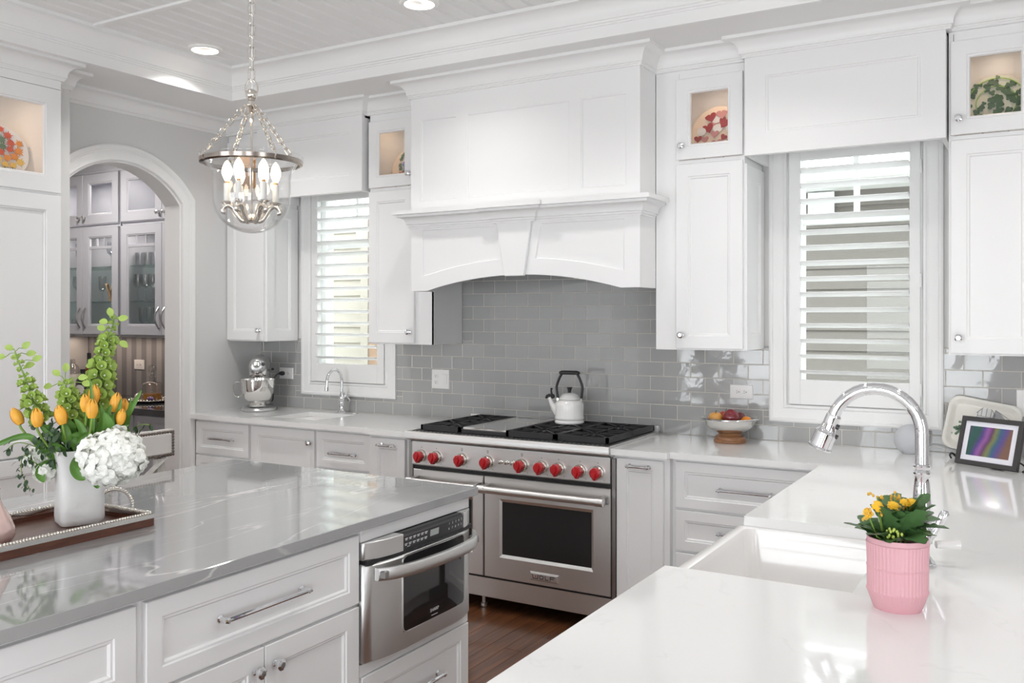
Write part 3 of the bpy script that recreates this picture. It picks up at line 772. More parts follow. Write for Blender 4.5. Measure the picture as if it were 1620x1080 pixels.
base_cab('white drawer cabinet between the small sink and the narrow pull-out', -.186, .244, YL, [('drawer',-.177,.657,.237,.866,('pull',.745,.17)),('drawer',-.177,.40,.237,.645,('pull',.52,.17)),('drawer',-.177,.12,.237,.388,('pull',.25,.17))])
base_cab('narrow white pull-out cabinet left of the oven range', .244, .541, -.640, [('pullout',.272,.12,.512,.866,('pull',.828,.09))])
base_cab('narrow white pull-out cabinet right of the oven range', 1.769, 2.052, -.640, [('pullout',1.788,.12,2.026,.868,('pull',.835,.095))])
base_cab('wide white drawer cabinet under the fruit bowl', 2.052, 2.755, YL, [('drawer',2.072,.652,2.735,.868,('pull',.752,.235)),('drawer',2.072,.452,2.735,.640,('pull',.552,.235)),('drawer',2.072,.12,2.735,.440,('pull',.30,.235))])

# worktops
q = MB().box((XL+.001,-.655,.884),(-.66,-.012,CT)).box((-.66,-.655,.884),(-.27,-.52,CT)).box((-.66,-.16,.884),(-.27,-.012,CT)).box((-.27,-.655,.884),(.245,-.012,CT)).box((.245,-.690,.884),(.543,-.012,CT))
tag(q.build('worktop', 'quartz_white', bevel=0, smooth=0), 'white quartz worktop with the small sink and stand mixer', 'worktop')
SX1, SY0, SY1 = 3.19, -2.497, -1.826       # farmhouse sink opening
q = MB().box((1.768,-.690,.884),(2.058,-.012,CT)).box((2.058,-.655,.884),(3.85,-.012,CT)).box((2.745,SY1,.884),(3.85,-.655,CT)).box((SX1,SY0,.884),(3.85,SY1,CT)).box((2.735,-3.75,.884),(3.85,SY0,CT))
tag(q.build('worktop', 'quartz_white', smooth=0), 'white quartz worktop turning the corner around the farmhouse sink', 'worktop')
# cabinets under the peninsula (their backs carry the worktop)
o = thing('sink_cabinet', 'white cabinets under the farmhouse sink worktop', 'cabinet', (3.2,-2.2,0))
MB().box((2.775,-1.80,.10),(3.5,-.66,.884)).build('carcass', 'white_paint', o); MB().box((2.775,-3.7,.10),(3.5,-2.53,.884)).build('carcass', 'white_paint', o); MB().box((2.775,-2.53,.10),(3.5,-1.80,.63)).build('carcass', 'white_paint', o)
MB().box((3.26,-2.53,.63),(3.5,-1.80,.884)).build('back_panel', 'white_paint', o); MB().box((2.85,-3.7,0),(3.5,-.66,.10)).build('toe_kick', 'white_paint', o)
# farmhouse sink
o = thing('farmhouse_sink', 'white fireclay farmhouse sink set into the worktop', 'sink', (2.98,-2.16,.64))
L = []
def rl(x0, y0, x1, y1, r, z): return [(p[0],p[1],z) for p in rrect(x0,y0,x1,y1,r,5)]
for i, r, z in ((0,.02,.64),(0,.02,.872),(.004,.02,.880),(.010,.02,.8835),(.028,.025,.8835),(.034,.03,.880),(.038,.04,.86),(.05,.05,.70),(.075,.06,.668),(.14,.06,.662)):
    L.append(rl(2.722+i,SY0-.022+i,SX1+.06-i,SY1+.022-i,r,z))
MB().loft(L, True, True, True).build('basin', 'porcelain', o, smooth=40)
MB().lathe([(.0,.001),(.03,.001),(.043,.004),(.045,0)], (3.0,-2.16,.662), 24).build('drain', 'chrome', o)
# small prep sink
o = thing('prep_sink', 'small white undermount prep sink by the small faucet', 'sink', (-.465,-.34,.72))
L = [rl(-.66+i,-.52+i,-.27-i,-.16-i,r,z) for i, r, z in ((-.015,.05,.883),(.0,.05,.883),(.004,.05,.878),(.012,.06,.76),(.05,.07,.735),(.12,.07,.73))]
MB().loft(L, True, False, True).build('basin', 'porcelain', o, smooth=40)
MB().lathe([(0,.001),(.025,.001),(.035,.003),(.036,0)], (-.465,-.34,.73), 20).build('drain', 'chrome', o)
# rounded corners of the prep sink cut-out belong to the stone
# ------------------------------------------------------------------ island
IX = 1.722
tag(MB().box((.452,-5.2,.884),(1.746,-1.836,CT)).build('island_worktop', 'quartz_grey', bevel=.0015), 'grey quartz island worktop with long white veins', 'worktop')
def island_unit(label, y0, y1):
    o = thing('island_cabinet', label, 'cabinet', (1.25,(y0+y1)/2,0))
    return o
BI = BX(IX-.02, 0, 0)
# microwave bay
o = island_unit('white island cabinet holding the microwave drawer', -2.482, -1.86)
MB().box((.80,-1.88,.10),(1.702,-1.86,.884)).box((.80,-2.482,.10),(1.702,-2.47,.884)).box((.80,-2.47,.10),(.82,-1.88,.884)).build('carcass', 'white_paint', o, smooth=0)
MB().box((1.684,-2.4815,.839),(IX-.001,-1.862,.884)).build('top_rail', 'white_paint', o, bevel=.001)
MB().box((1.684,-2.4815,.415),(IX-.006,-1.862,.452)).build('middle_rail', 'white_paint', o, bevel=.001)
MB().box((.82,-2.47,.415),(1.684,-1.88,.435)).build('shelf', 'white_paint', o, smooth=0)
MB().box((.80,-2.482,0),(1.65,-1.93,.10)).build('toe_kick', 'white_paint', o, smooth=0)
f = door(BI, -2.476, .12, -1.866, .412, o, 'drawer', .05); pull(f, 'x', (IX-.010,-2.17,.285), .23)
# drawer over doors
o = island_unit('white island cabinet with one wide drawer above two doors', -3.285, -2.482)
MB().box((.80,-3.285,.10),(1.702,-2.4825,.884)).build('carcass', 'white_paint', o, smooth=0); MB().box((.80,-3.285,0),(1.65,-2.4825,.10)).build('toe_kick', 'white_paint', o, smooth=0)
f = door(BI, -3.270, .652, -2.490, .866, o, 'drawer', .045); pull(f, 'x', (IX-.010,-2.888,.760), .30)
f = door(BI, -2.886, .12, -2.490, .642, o, 'door', .058); knob(f, 'x', (IX,-2.852,.585))
f = door(BI, -3.270, .12, -2.890, .642, o, 'door', .058); knob(f, 'x', (IX,-2.924,.585))
o = island_unit('white island drawer cabinet ahead of the wide drawer', -4.10, -3.285)
MB().box((.80,-4.10,.10),(1.702,-3.2855,.884)).build('carcass', 'white_paint', o, smooth=0); MB().box((.80,-4.10,0),(1.65,-3.2855,.10)).build('toe_kick', 'white_paint', o, smooth=0)
f = door(BI, -4.085, .652, -3.297, .866, o, 'drawer', .058); pull(f, 'x', (IX-.010,-3.69,.73), .30)
f = door(BI, -4.085, .12, -3.297, .642, o, 'drawer', .058); pull(f, 'x', (IX-.010,-3.69,.45), .30)
o = island_unit('plain white island base at the far end of the grey worktop', -5.15, -4.10)
MB().box((.80,-5.15,.10),(IX-.02,-4.1005,.884)).build('carcass', 'white_paint', o, smooth=0); MB().box((.80,-5.15,0),(1.65,-4.1005,.10)).build('toe_kick', 'white_paint', o, smooth=0)

# ------------------------------------------------------------------ microwave drawer
mw = thing('microwave_drawer', 'stainless microwave drawer with curved handle and touch panel', 'microwave', (IX,-2.172,.455))
y0, y1 = -2.478, -1.868; ym = (y0+y1)/2
def bow(y, d): t = (y-ym)/((y1-y0)/2); return d*(1-abs(t)**5*.9)
def curved(name, m, za, zb, ya, yb, x0, depth, parent, n=20, bev=.002, chin=0):
    loops = []
    for z, sh in ((za,0),(zb,0)):
        front = [(x0+bow(ya+(yb-ya)*i/n, depth), ya+(yb-ya)*i/n, z) for i in range(n+1)]
        loops.append(front+[(x0-.017,yb,z),(x0-.017,ya,z)])
    return MB().loft(loops, True, True, True).build(name, m, parent, bevel=bev, smooth=35)
MB().box((1.25,y0+.01,.462),(IX-.02,y1-.014,.834)).build('cavity', 'black_plastic', mw)
# top control strip: steel ends, black touch panel between
curved('control_cap', 'steel_y', .782, .838, y0, y0+.165, IX, .040, mw); curved('control_cap', 'steel_y', .782, .838, y1-.075, y1, IX, .040, mw)
q = MB(); n = 10; L = []
tp = []
for i in range(n+1):
    y = y0+.165+(y1-.075-y0-.165)*i/n; tp.append(y)
L = [[(IX+bow(y,.036)-.012,y,.836) for y in tp],[(IX+bow(y,.036),y,.826) for y in tp],[(IX+bow(y,.036)-.004,y,.784) for y in tp],[(IX-.016,y,.784) for y in tp],[(IX-.016,y,.836) for y in tp]]
q.loft(L, False, wrap=True); panel = q.build('touch_panel', 'panel_black', mw, smooth=40)
def tbase(y, z, s=1): return (V3((IX+bow(y,.036)-.004*(.826-z)/.042+.0006,y,z)), V3((.0,1,0)), V3((.095,0,1)).normalized(), V3((1,0,-.09)).normalized())
k = MB()
for r_ in range(2):
    for c_ in range(6):
        y = y0+.185+c_*.022; z = .818-r_*.018
        k.B = tbase(y, z); k.box((-.008,-.0010,0),(.008,.0018,.0004)); k.box((-.006,-.0056,0),(.005,-.0030,.0004))
    for c_ in range(5):
        k.text('1234567890'[r_*5+c_], .012, .0004, tbase(y1-.175+c_*.021, .818-r_*.018))
k.B = tbase(y0+.20,.790); k.box((-.008,-.001,0),(.008,.001,.0004)); k.build('panel_print', 'print_white', panel, smooth=0, clean=False)
MB(tbase(y0+.345,.808)).box((-.025,-.011,0),(.025,.011,.0006)).build('display', 'lcd', panel, smooth=0)
# drawer front with window
curved('drawer_front', 'steel_y', .455, .768, y0, y1, IX, .040, mw, bev=.006)
wy0, wy1, wz0, wz1 = y0+.158, y1-.075, .512, .767
pts = rrect(wy0,wz0,wy1,wz1,.022,4)
def onface(p, d): return (IX+bow(p[0],.040)+d, p[0], p[1])
inner = [(wy0+(p[0]-wy0)*.985+.003, wz0+(p[1]-wz0)*.97+.003) for p in pts]
MB().loft([[onface(p,-.001) for p in pts],[onface(p,.0025) for p in pts],[onface(p,.0025) for p in inner],[onface(p,-.001) for p in inner]],True).build('window_trim', 'steel_y', mw, smooth=30)
gr = MB(); N = 12; gl = []
for i in range(N+1):
    y = wy0+.004+(wy1-wy0-.008)*i/N; gl.append([(IX+bow(y,.040)+.0012,y,wz0+.005),(IX+bow(y,.040)+.0012,y,wz1-.005)])
gr.loft(gl, False); gw = gr.build('window_glass', 'black_glass', mw, smooth=60)
yt = ym+.03; k = MB().text('SHARP', .016, .0004, (V3((IX+bow(yt,.040)+.0018,yt,.545)), V3((0,1,0)), V3((0,0,1)), V3((1,0,0))), sx=1.1); k.B = (V3((IX+bow(yt,.040)+.0018,yt,.528)), V3((0,1,0)), V3((0,0,1)), V3((1,0,0))); k.box((-.018,-.001,0),(.018,.001,.0004)); k.build('brand_print', 'print_white', gw, smooth=0, clean=False)
MB().box((IX-.017,y0+.005,.768),(IX+.02,y1-.005,.783)).build('vent_gap', 'black_plastic', mw)
# bowed handle
L = []
for i in range(25):
    t = i/24; y = y0+.035+(y1-y0-.018)*t; x = IX+bow(min(max(y,y0),y1),.040)+.012+.046*math.sin(PI*min(max(t,0),1))**.55
    L.append([(x+a,y,.735+b) for a, b in ((-.009,-.020),(.004,-.020),(.008,-.014),(.008,.014),(.004,.020),(-.009,.020))])
MB().loft(L, True, True, True).build('handle', 'steel_y', mw, smooth=40)
for y in (y0+.05,y1-.03): MB().box((IX+.03,y-.012,.722),(IX+.062,y+.012,.748)).build('handle_bracket', 'steel_dark', mw, bevel=.003)

# ------------------------------------------------------------------ oven range
rg = thing('oven_range', 'wide stainless steel gas range with red knobs and two ovens', 'range', (1.155,-.34,0))
RX0, RX1 = .546, 1.764
MB().box((RX0,-.628,.185),(RX1,-.03,.905)).build('body', 'steel', rg, smooth=0)
MB().box((RX0,-.668,.185),(.572,-.628,.862)).build('side_trim', 'steel_dark', rg, bevel=.002); MB().box((RX1+.001,-.664,.10),(RX1+.021,-.642,.862)).build('side_trim', 'steel_dark', rg, bevel=.001)
# bullnose and cooktop tray
pr = [(-.60,.872),(-.655,.866),(-.695,.880),(-.708,.886),(-.7085,.912),(-.703,.921),(-.690,.9245),(-.60,.9245),(-.04,.9245),(-.04,.905),(-.60,.905)]
MB().loft([[(RX0-.003,y,z) for y, z in pr],[(RX1+.003,y,z) for y, z in pr]],True,True,True).build('bullnose', 'steel', rg, smooth=35)
MB().box((.575,-.668,.9246),(RX1-.025,-.05,.9262)).build('spill_tray', 'black_iron', rg)
vent = MB()
for i in range(46):
    x = .58+i*.0255
    for y in (-.690,-.681): vent.box((x,y,.9240),(x+.016,y+.005,.9252))
v_ = vent.build('vent_slots', 'black_plastic', rg, smooth=0, clean=False)
MB().box((RX0,-.045,.9246),(RX1,-.014,.958)).build('back_riser', 'steel', rg, bevel=.002)
rs = MB()
for i in range(22): rs.box((.915+i*.0136,-.05,.945),(.922+i*.0136,-.046,.953))
rs.build('riser_slots', 'black_plastic', rg, smooth=0, clean=False)
# control panel
MB().loft([[(x,-.628,.735),(x,-.664,.735),(x,-.672,.742),(x,-.672,.866),(x,-.628,.872)] for x in (.572,1.7595)],True,True,True).build('control_panel', 'steel', rg, smooth=20)
yk = -.672
def lat(mb, x, z, prof, n=28, y=yk): return mb.loft([[(x+r*math.cos(2*PI*j/n), y-d, z+r*math.sin(2*PI*j/n)) for j in range(n)] for r, d in prof], True, True, True)
bez_me = lat(MB(), 0, 0, [(.034,0),(.034,.004),(.0315,.008),(.0315,.020),(.029,.023)], y=0).mesh('bezel', smooth=30); bez_me.materials.append(M['nickel'])
kn = MB(); lat(kn, 0, 0, [(.0265,.020),(.0265,.040),(.0255,.047),(.022,.050)], y=0)
gp = [(.0265,0),(.018,.022),(.0115,.034),(-.0115,.034),(-.018,.022),(-.0265,0),(-.0115,-.027),(0,-.031),(.0115,-.027)]
kn.loft([[(x*.55,-.046,z*.8) for x, z in gp],[(x*.42,-.058,z*.86) for x, z in gp],[(x*.34,-.060,z*.8) for x, z in gp]],True,True,True)
lug = [(-.010,-.020),(.010,-.020),(.006,-.034),(-.006,-.034)]
kn.loft([[(x,-.022,z) for x, z in lug],[(x,-.046,z) for x, z in lug]],True,True,True)
kn_me = kn.mesh('control_knob', smooth=30); kn_me.materials.append(M['red_knob'])
cap = MB()
for i, x in enumerate((.636,.735,.900,1.062,1.268,1.383,1.479,1.598,1.695)):
    kb = bpy.data.objects.new('control_knob', kn_me); col.objects.link(kb); kb.parent = rg; kb.location = V3((x,yk,.790))-wloc(rg)
    bz = bpy.data.objects.new('bezel', bez_me); col.objects.link(bz); bz.parent = kb
    cap.box((x-.002,yk-.0008,.834),(x+.002,yk,.838)); cap.box((x+.03,yk-.0008,.752),(x+.034,yk,.755)); cap.box((x-.034,yk-.0008,.752),(x-.03,yk,.755))
    if i in (2,3,4): cap.loft([[(x+r*math.cos(2*PI*j/10),yk-.0008,.845+r*math.sin(2*PI*j/10)) for j in range(10)] for r in (.004,.006)])
cap.build('panel_marks', 'ink', rg, smooth=0, clean=False)
for x in (1.144,1.180,1.215):
    lat(MB(), x, .797, [(.012,0),(.012,.003),(.009,.005),(.008,.012),(.010,.013),(.010,.017),(.006,.018)], 16).build('push_button', 'nickel', rg)
# doors
MB().box((RX0+.02,-.660,.180),(RX1-.002,-.62,.735)).build('door_gasket', 'black_plastic', rg, smooth=0)
def oven_door(x0, x1, win):
    B = BY(0,-.640,0); z0, z1 = .190, .714
    d = MB(B)
    if win:
        a, b, c, e = win
        d.rings(x0,z0,x1,z1,[(0,0),(0,.024),(.003,.028),(.01,.028)],cap=False)
        o1 = [(x0+.01,z0+.01),(x1-.01,z0+.01),(x1-.01,z1-.01),(x0+.01,z1-.01)]
        i1 = [(a-.022,b-.026),(c+.022,b-.026),(c+.022,e+.026),(a-.022,e+.026)]
        i2 = [(a-.004,b-.004),(c+.004,b-.004),(c+.004,e+.004),(a-.004,e+.004)]
        d.loft([[(p[0],p[1],.028) for p in o1],[(p[0],p[1],.028) for p in i1],[(p[0],p[1],.017) for p in i2],[(p[0],p[1],.008) for p in i2]])
    else: d.rings(x0,z0,x1,z1,[(0,0),(0,.024),(.003,.028)])
    o = d.build('oven_door', 'steel', rg, smooth=20)
    if win:
        a, b, c, e = win
        MB(B).prism(rrect(a-.004,b-.004,c+.004,e+.004,.016,3), .004, .014).build('oven_window', 'black_glass', o, smooth=30)
    # handle: thick bar on two brackets
    ya, zh = -.668, .658
    hb = MB()
    hb.tube([(x0+.004,-.735,zh),(x0+.006,-.735,zh),(x0+.045,-.735,zh),(x0+.046,-.735,zh),(x1-.046,-.735,zh),(x1-.045,-.735,zh),(x1-.006,-.735,zh),(x1-.004,-.735,zh)], [.017,.0215,.0215,.0185,.0185,.0215,.0215,.017], 18)
    h = hb.build('handle', 'steel', o, smooth=40)
    for x in (x0+.026,x1-.026):
        MB().loft([[(x-.016,-.660,zh-.022),(x+.016,-.660,zh-.022),(x+.016,-.660,zh+.024),(x-.016,-.660,zh+.024)],[(x-.016,-.735,zh-.010),(x+.016,-.735,zh-.010),(x+.016,-.735,zh+.012),(x-.016,-.735,zh+.012)]],True,True,True).build('handle_bracket', 'steel_dark', o, bevel=.003)
    return o
oven_door(.576, 1.029, (.66,.33,.945,.57))
od = oven_door(1.037, 1.759, (1.152,.325,1.646,.578))
B = BY(1.398,-.668,.2335)
bd = MB(B).rings(-.083,-.0225,.083,.0225,[(0,0),(0,.002),(.006,.008),(.010,.009)]).build('badge', 'steel', od, smooth=0)
lt = MB(); Bw = BY(0,-.6772,0); s_ = .0013
def bar(u0,v0,u1,v1,t=.0042): 
    d = V3((u1-u0,v1-v0)); n_ = V3((-d.y,d.x)).normalized()*(t/2)
    lt.B = B; lt.prism([(u0+n_.x,v0+n_.y),(u0-n_.x,v0-n_.y),(u1-n_.x,v1-n_.y),(u1+n_.x,v1+n_.y)][::-1], .009, .0096)
# squared W, O, L, F
for a in ((-.066,.0105,-.062,-.0105),(-.062,-.0085,-.034,-.0085),(-.036,-.0105,-.034,.0105)): bar(*a, t=.0048)
for a in ((-.024,-.007,-.024,.007),(-.004,-.007,-.004,.007),(-.024,.008,-.004,.008),(-.024,-.008,-.004,-.008)): bar(*a, t=.0046)
for a in ((.008,.0105,.008,-.0105),(.007,-.0085,.026,-.0085)): bar(*a, t=.0046)
for a in ((.036,.0105,.036,-.0105),(.036,.0085,.062,.0085),(.036,.0,.056,.0)): bar(*a, t=.0046)
lt.build('badge_letters', 'ink', bd, smooth=0, clean=False)
MB(B).prism([(-.048,-.004),(-.044,.0015),(-.048,.007),(-.052,.0015)], .009, .0096).build('badge_diamond', 'red_mark', bd, smooth=0)
MB().box((RX0+.002,-.645,.074),(RX1-.002,-.60,.176)).build('kick_panel', 'steel', rg, bevel=.002)
for x in (.62,.985,1.70): MB().lathe([(.014,.0),(.018,.004),(.018,.02),(.011,.024),(.011,.19)], (x,-.585,0), 12, cap0=True).build('leg', 'steel', rg)
for x in (.62,1.70): MB().lathe([(.014,.0),(.018,.004),(.018,.02),(.011,.024),(.011,.19)], (x,-.10,0), 12, cap0=True).build('leg', 'steel', rg)
# cast iron grates, griddle and burners
def grate(x0, x1):
    o = MB(); y0, y1, z0, z1 = -.660, -.055, .927, .958; t = .013
    o.box((x0,y0,z0+.004),(x1,y0+t,z1)).box((x0,y1-t,z0+.004),(x1,y1,z1)).box((x0,y0,z0+.004),(x0+t,y1,z1)).box((x1-t,y0,z0+.004),(x1,y1,z1))
    ym_ = (y0+y1)/2; xm = (x0+x1)/2; o.box((x0,ym_-t/2,z0+.01),(x1,ym_+t/2,z1))
    for cy in ((y0+ym_)/2,(ym_+y1)/2):
        for dx, dy in ((1,0),(-1,0),(0,1),(0,-1),(.72,.72),(-.72,.72),(.72,-.72),(-.72,-.72)):
            hx, hy = (x1-x0)/2-.004, (ym_-y0)/2-.004; k_ = min(hx/abs(dx) if dx else 9, hy/abs(dy) if dy else 9)
            a = V3((xm+dx*.030,cy+dy*.030,z1-.007)); b_ = V3((xm+dx*k_,cy+dy*k_,z1-.007)); d = (b_-a).normalized(); n_ = V3((-d.y,d.x,0))*.0055; up = V3((0,0,.007))
            o.loft([[a-n_-up*.3,a+n_-up*.3,a+n_+up,a-n_+up],[b_-n_-up*2,b_+n_-up*2,b_+n_+up,b_-n_+up]],True,True,True)
        # octagonal ring
        o.tube([(xm+.062*math.cos(2*PI*j/8+PI/8),cy+.062*math.sin(2*PI*j/8+PI/8),z1-.010) for j in range(8)], .0055, 6, closed=True)
    for x in (x0+.03,x1-.03):
        for y in (y0,y1-t): o.box((x-.012,y,.9262),(x+.012,y+t,z0+.006))
    g_ = o.build('grate', 'black_iron', rg, smooth=0, bevel=0)
    for cy in ((y0+ym_)/2,(ym_+y1)/2):
        MB().lathe([(.052,0),(.052,.008),(.040,.012),(.036,.020),(.034,.024),(0,.025)], ((x0+x1)/2,cy,.9262), 24).build('burner', 'black_plastic', rg, smooth=35)
for a, b in ((.622,.878),(1.168,1.452),(1.456,1.742)): grate(a, b)
gd = MB().box((.884,-.655,.927),(1.162,-.055,.948)).build('griddle', 'black_iron', rg, bevel=.002)
MB().loft([[(.890+i,-.645+i,z),(1.156-i,-.645+i,z),(1.156-i,-.065-i,z),(.890+i,-.065-i,z)] for i, z in ((0,.948),(0,.957),(.003,.959),(.012,.959),(.015,.956))],True,False,True).build('griddle_plate', 'polished_steel', rg, smooth=20)
# ------------------------------------------------------------------ tall cabinet run on the left
TX = -.877
tc_ = thing('tall_cabinet', 'tall white panelled cabinet with a glass door at the top', 'cabinet', (-1.2,-2.3,0))
MB().box((-1.59,-1.81,.0),(TX-.02,-1.79,2.79)).box((-1.59,-2.80,.0),(TX-.02,-2.78,2.79)).box((-1.59,-2.78,.0),(-1.57,-1.81,2.79)).box((-1.57,-2.78,2.77),(TX-.02,-1.81,2.79)).box((-1.57,-2.78,2.18),(TX-.02,-1.81,2.20)).build('carcass', 'white_paint', tc_, smooth=0)
MB().box((-1.57,-2.78,.0),(TX-.025,-1.81,2.18)).build('appliance_box', 'white_paint', tc_, smooth=0)
B = BX(TX-.02,0,0)
d = door(B, -2.79, 2.195, -1.792, 2.735, tc_, 'glass_door', .080, glass=True)
MB(B).box((-2.79,2.738,0),(-1.792,2.79,.018)).build('top_rail', 'white_paint', tc_)
door(B, -2.79, .842, -1.792, 2.180, tc_, 'door', .078)
door(B, -2.79, .12, -1.792, .832, tc_, 'drawer', .078)
o = thing('tall_cabinet', 'tall white panelled cabinet beyond the glass topped one', 'cabinet', (-1.2,-4.2,0))
MB().box((-1.59,-6.34,0),(TX-.02,-2.802,2.79)).build('carcass', 'white_paint', o, smooth=0)
for i in range(3):
    door(B, -3.95-i*1.15, .12, -2.81-i*1.15, 2.18, o, 'door', .078); door(B, -3.95-i*1.15, 2.195, -2.81-i*1.15, 2.78, o, 'door', .078)

# ------------------------------------------------------------------ pantry seen through the arch
PF = -.26
pc_ = []
def pantry_cab(label, x0, x1, doors):
    o = thing('pantry_cabinet', label, 'cabinet', ((x0+x1)/2, -.1, 1.40)); t = .018
    MB().box((x0,PF,1.40),(x0+t,PY-.001,2.66)).box((x1-t,PF,1.40),(x1,PY-.001,2.66)).box((x0+t,PY-.02,1.40),(x1-t,PY-.001,2.66)).box((x0+t,PF,1.40),(x1-t,PY-.02,1.42)).box((x0+t,PF,2.64),(x1-t,PY-.02,2.66)).box((x0+t,PF,2.24),(x1-t,PY-.02,2.262)).build('carcass', 'pantry_paint', o, smooth=0)
    B = BY(0,PF-.001,0)
    for a, b, ks in doors:
        dd = door(B, a, 2.266, b, 2.655, o, 'glass_door', .068, m='pantry_paint', glass=True)
        knob(dd, 'y', (b-.03 if ks > 0 else a+.03, PF-.021, 2.315))
        q = MB(B); r = .082; q.rings(a,1.412,b,2.236,door_prof(.02,0,.068)+[(r,0),(0,0)],cap=False)
        dd = q.build('glass_door', 'pantry_paint', o, smooth=0)
        zb = 2.07
        MB(B).box((a+r,zb,.004),(b-r,zb+.022,.017)).build('glazing_bar', 'pantry_paint', dd, bevel=.002)
        for k in (1,2):
            u = a+r+(b-a-2*r)*k/3; MB(B).box((u-.009,zb+.022,.004),(u+.009,2.236-r,.017)).build('glazing_bar', 'pantry_paint', dd, bevel=.002)
        MB(B).box((a+r-.004,1.49,.006),(b-r+.004,2.158,.009)).build('glass_pane', 'pane', dd, smooth=0)
        hx = b-.032 if ks > 0 else a+.032
        pts = [(hx,PF-.021,1.462)]+[(hx,PF-.021-.034*math.sin(PI*k/8),1.462+.155*k/8) for k in range(1,8)]+[(hx,PF-.021,1.617)]
        MB().tube(pts, .0058, 8).build('bow_handle', 'bronze_grey', dd)
    for z in (1.66,1.93):
        MB().box((x0+t,PF+.02,z),(x1-t,PY-.022,z+.007)).build('glass_shelf', 'shelf_glass', o, smooth=0)
    return o
pantry_cab('grey pantry cabinet with a pair of glass doors behind the tall flower spike', PX0+.002, -2.486, [(-3.350,-2.922,1),(-2.919,-2.490,-1)])
pantry_cab('grey pantry cabinet with wine glasses beside the arch', -2.462, -1.41, [(-2.456,-1.992,1),(-1.988,-1.524,-1)])
cvp = [(.012+.04*(1-math.cos(t)), 2.70+.045*math.sin(t)) for t in [PI/2*i/5 for i in range(6)]]
struct(MB().sweep([(PX0,PF),(-1.41,PF)], [(-.02,2.66),(.008,2.66),(.008,2.675),(.012,2.68)]+cvp+[(.062,2.748),(.062,2.765),(-.02,2.765)]).build('trim_4', 'pantry_paint', smooth=25), 'grey crown moulding on the pantry cabinets')
o = thing('pantry_base_cabinet', 'grey pantry base cabinets below the dark worktop', 'cabinet', (-2.4,-.25,0))
MB().box((PX0+.002,-.55,.10),(-1.41,PY-.001,.874)).build('carcass', 'pantry_paint', o, smooth=0)
for i in range(4):
    a = PX0+.02+i*.475; door(BY(0,-.551,0), a, .70, a+.465, .862, o, 'drawer', .04, m='pantry_paint'); door(BY(0,-.551,0), a, .12, a+.465, .69, o, 'door', .06, m='pantry_paint')
tag(MB().box((PX0+.001,-.60,.874),(-1.408,PY-.001,CT)).build('pantry_worktop', 'slate_top', bevel=.002), 'polished dark slate worktop in the pantry', 'worktop')
struct(MB().box((PX0,-3.0,2.82),(-1.406,PY,2.88)).build('ceiling_pantry', 'pantry_wall', smooth=0), 'warm pantry ceiling')
# pantry lamps
l = thing('pantry_ceiling_light', 'small round ceiling lamp in the pantry', 'light', (-2.35,-.95,2.79))
MB().lathe([(0,0),(.09,.002),(.10,.012),(.10,.03)], (-2.35,-.95,2.79), 24).build('diffuser', 'lamp_glow', l)
ld = bpy.data.lights.new('pantry_lamp','AREA'); ld.shape = 'DISK'; ld.size = .35; ld.energy = 22; ld.color = (1,.93,.88)
lo = bpy.data.objects.new('pantry_lamp', ld); lo.parent = l; lo.location = (0,0,-.01); col.objects.link(lo)
l = thing('under_cabinet_light', 'slim warm light strip under the pantry cabinets', 'light', (-2.9,-.05,1.385))
MB().box((-3.32,-.08,1.387),(-1.5,-.05,1.399)).build('strip', 'can_white', l)
ld = bpy.data.lights.new('strip_lamp','AREA'); ld.shape = 'RECTANGLE'; ld.size = 1.8; ld.size_y = .03; ld.energy = 3.0; ld.color = (1,.80,.64)
lo = bpy.data.objects.new('strip_lamp', ld); lo.parent = l; lo.location = (.49,-.015,-.002); col.objects.link(lo)
# outlets
def outlet(label, c, w_, h_, face='h', recs=2, y=0, rocker=False, group=None):
    o = thing('wall_outlet', label, 'outlet', (c[0],y,c[2]-h_/2))
    B = BY(c[0], y-.0105 if y == 0 else y, c[2])
    MB(B).rings(-w_/2,-h_/2,w_/2,h_/2,[(0,0),(0,.003),(.003,.006),(.006,.0065)]).build('cover_plate', 'white_plastic', o, smooth=20)
    s = MB(B); f = MB(B)
    for k in range(recs):
        cx, cz = ((k-.5)*.038,0) if face == 'h' else (-w_/4 if rocker else 0,(k-.5)*-.038)
        f.prism(rrect(cx-.0165,cz-.0145,cx+.0165,cz+.0145,.008,3), .0064, .0085)
        if face == 'h':
            s.box((cx-.006,cz+.004,.0085),(cx+.002,cz+.006,.0088)); s.box((cx-.006,cz-.006,.0085),(cx+.002,cz-.004,.0088)); s.prism([(cx+.008+.0028*math.cos(2*PI*j/8),cz+.0028*math.sin(2*PI*j/8)) for j in range(8)],.0085,.0088)
        else:
            s.box((cx-.006,cz-.001,.0085),(cx-.004,cz+.007,.0088)); s.box((cx+.004,cz-.001,.0085),(cx+.006,cz+.007,.0088)); s.prism([(cx+.0028*math.cos(2*PI*j/8),cz-.007+.0028*math.sin(2*PI*j/8)) for j in range(8)],.0085,.0088)
    r = f.build('receptacle', 'white_plastic', o, smooth=20); s.build('slots', 'dark_slot', r, smooth=0)['kind'] = 'stuff'
    if rocker: MB(B).loft([[(w_/4-.016,-.033,.0064),(w_/4+.016,-.033,.0064),(w_/4+.016,.033,.0064),(w_/4-.016,.033,.0064)],[(w_/4-.0155,-.032,.0085),(w_/4+.0155,-.032,.0085),(w_/4+.0155,.032,.0115),(w_/4-.0155,.032,.0115)]],True,True,True).build('rocker_switch', 'white_plastic', o, smooth=0)
    return o
outlet('white wall outlet with the black mixer plug in it', (-1.015,0,1.152), .128, .078)
outlet('white double wall plate with outlet and rocker switch', (.301,0,1.157), .132, .120, 'v', 2, rocker=True)
outlet('white horizontal wall outlet above the fruit bowl', (2.209,0,1.157), .120, .073)
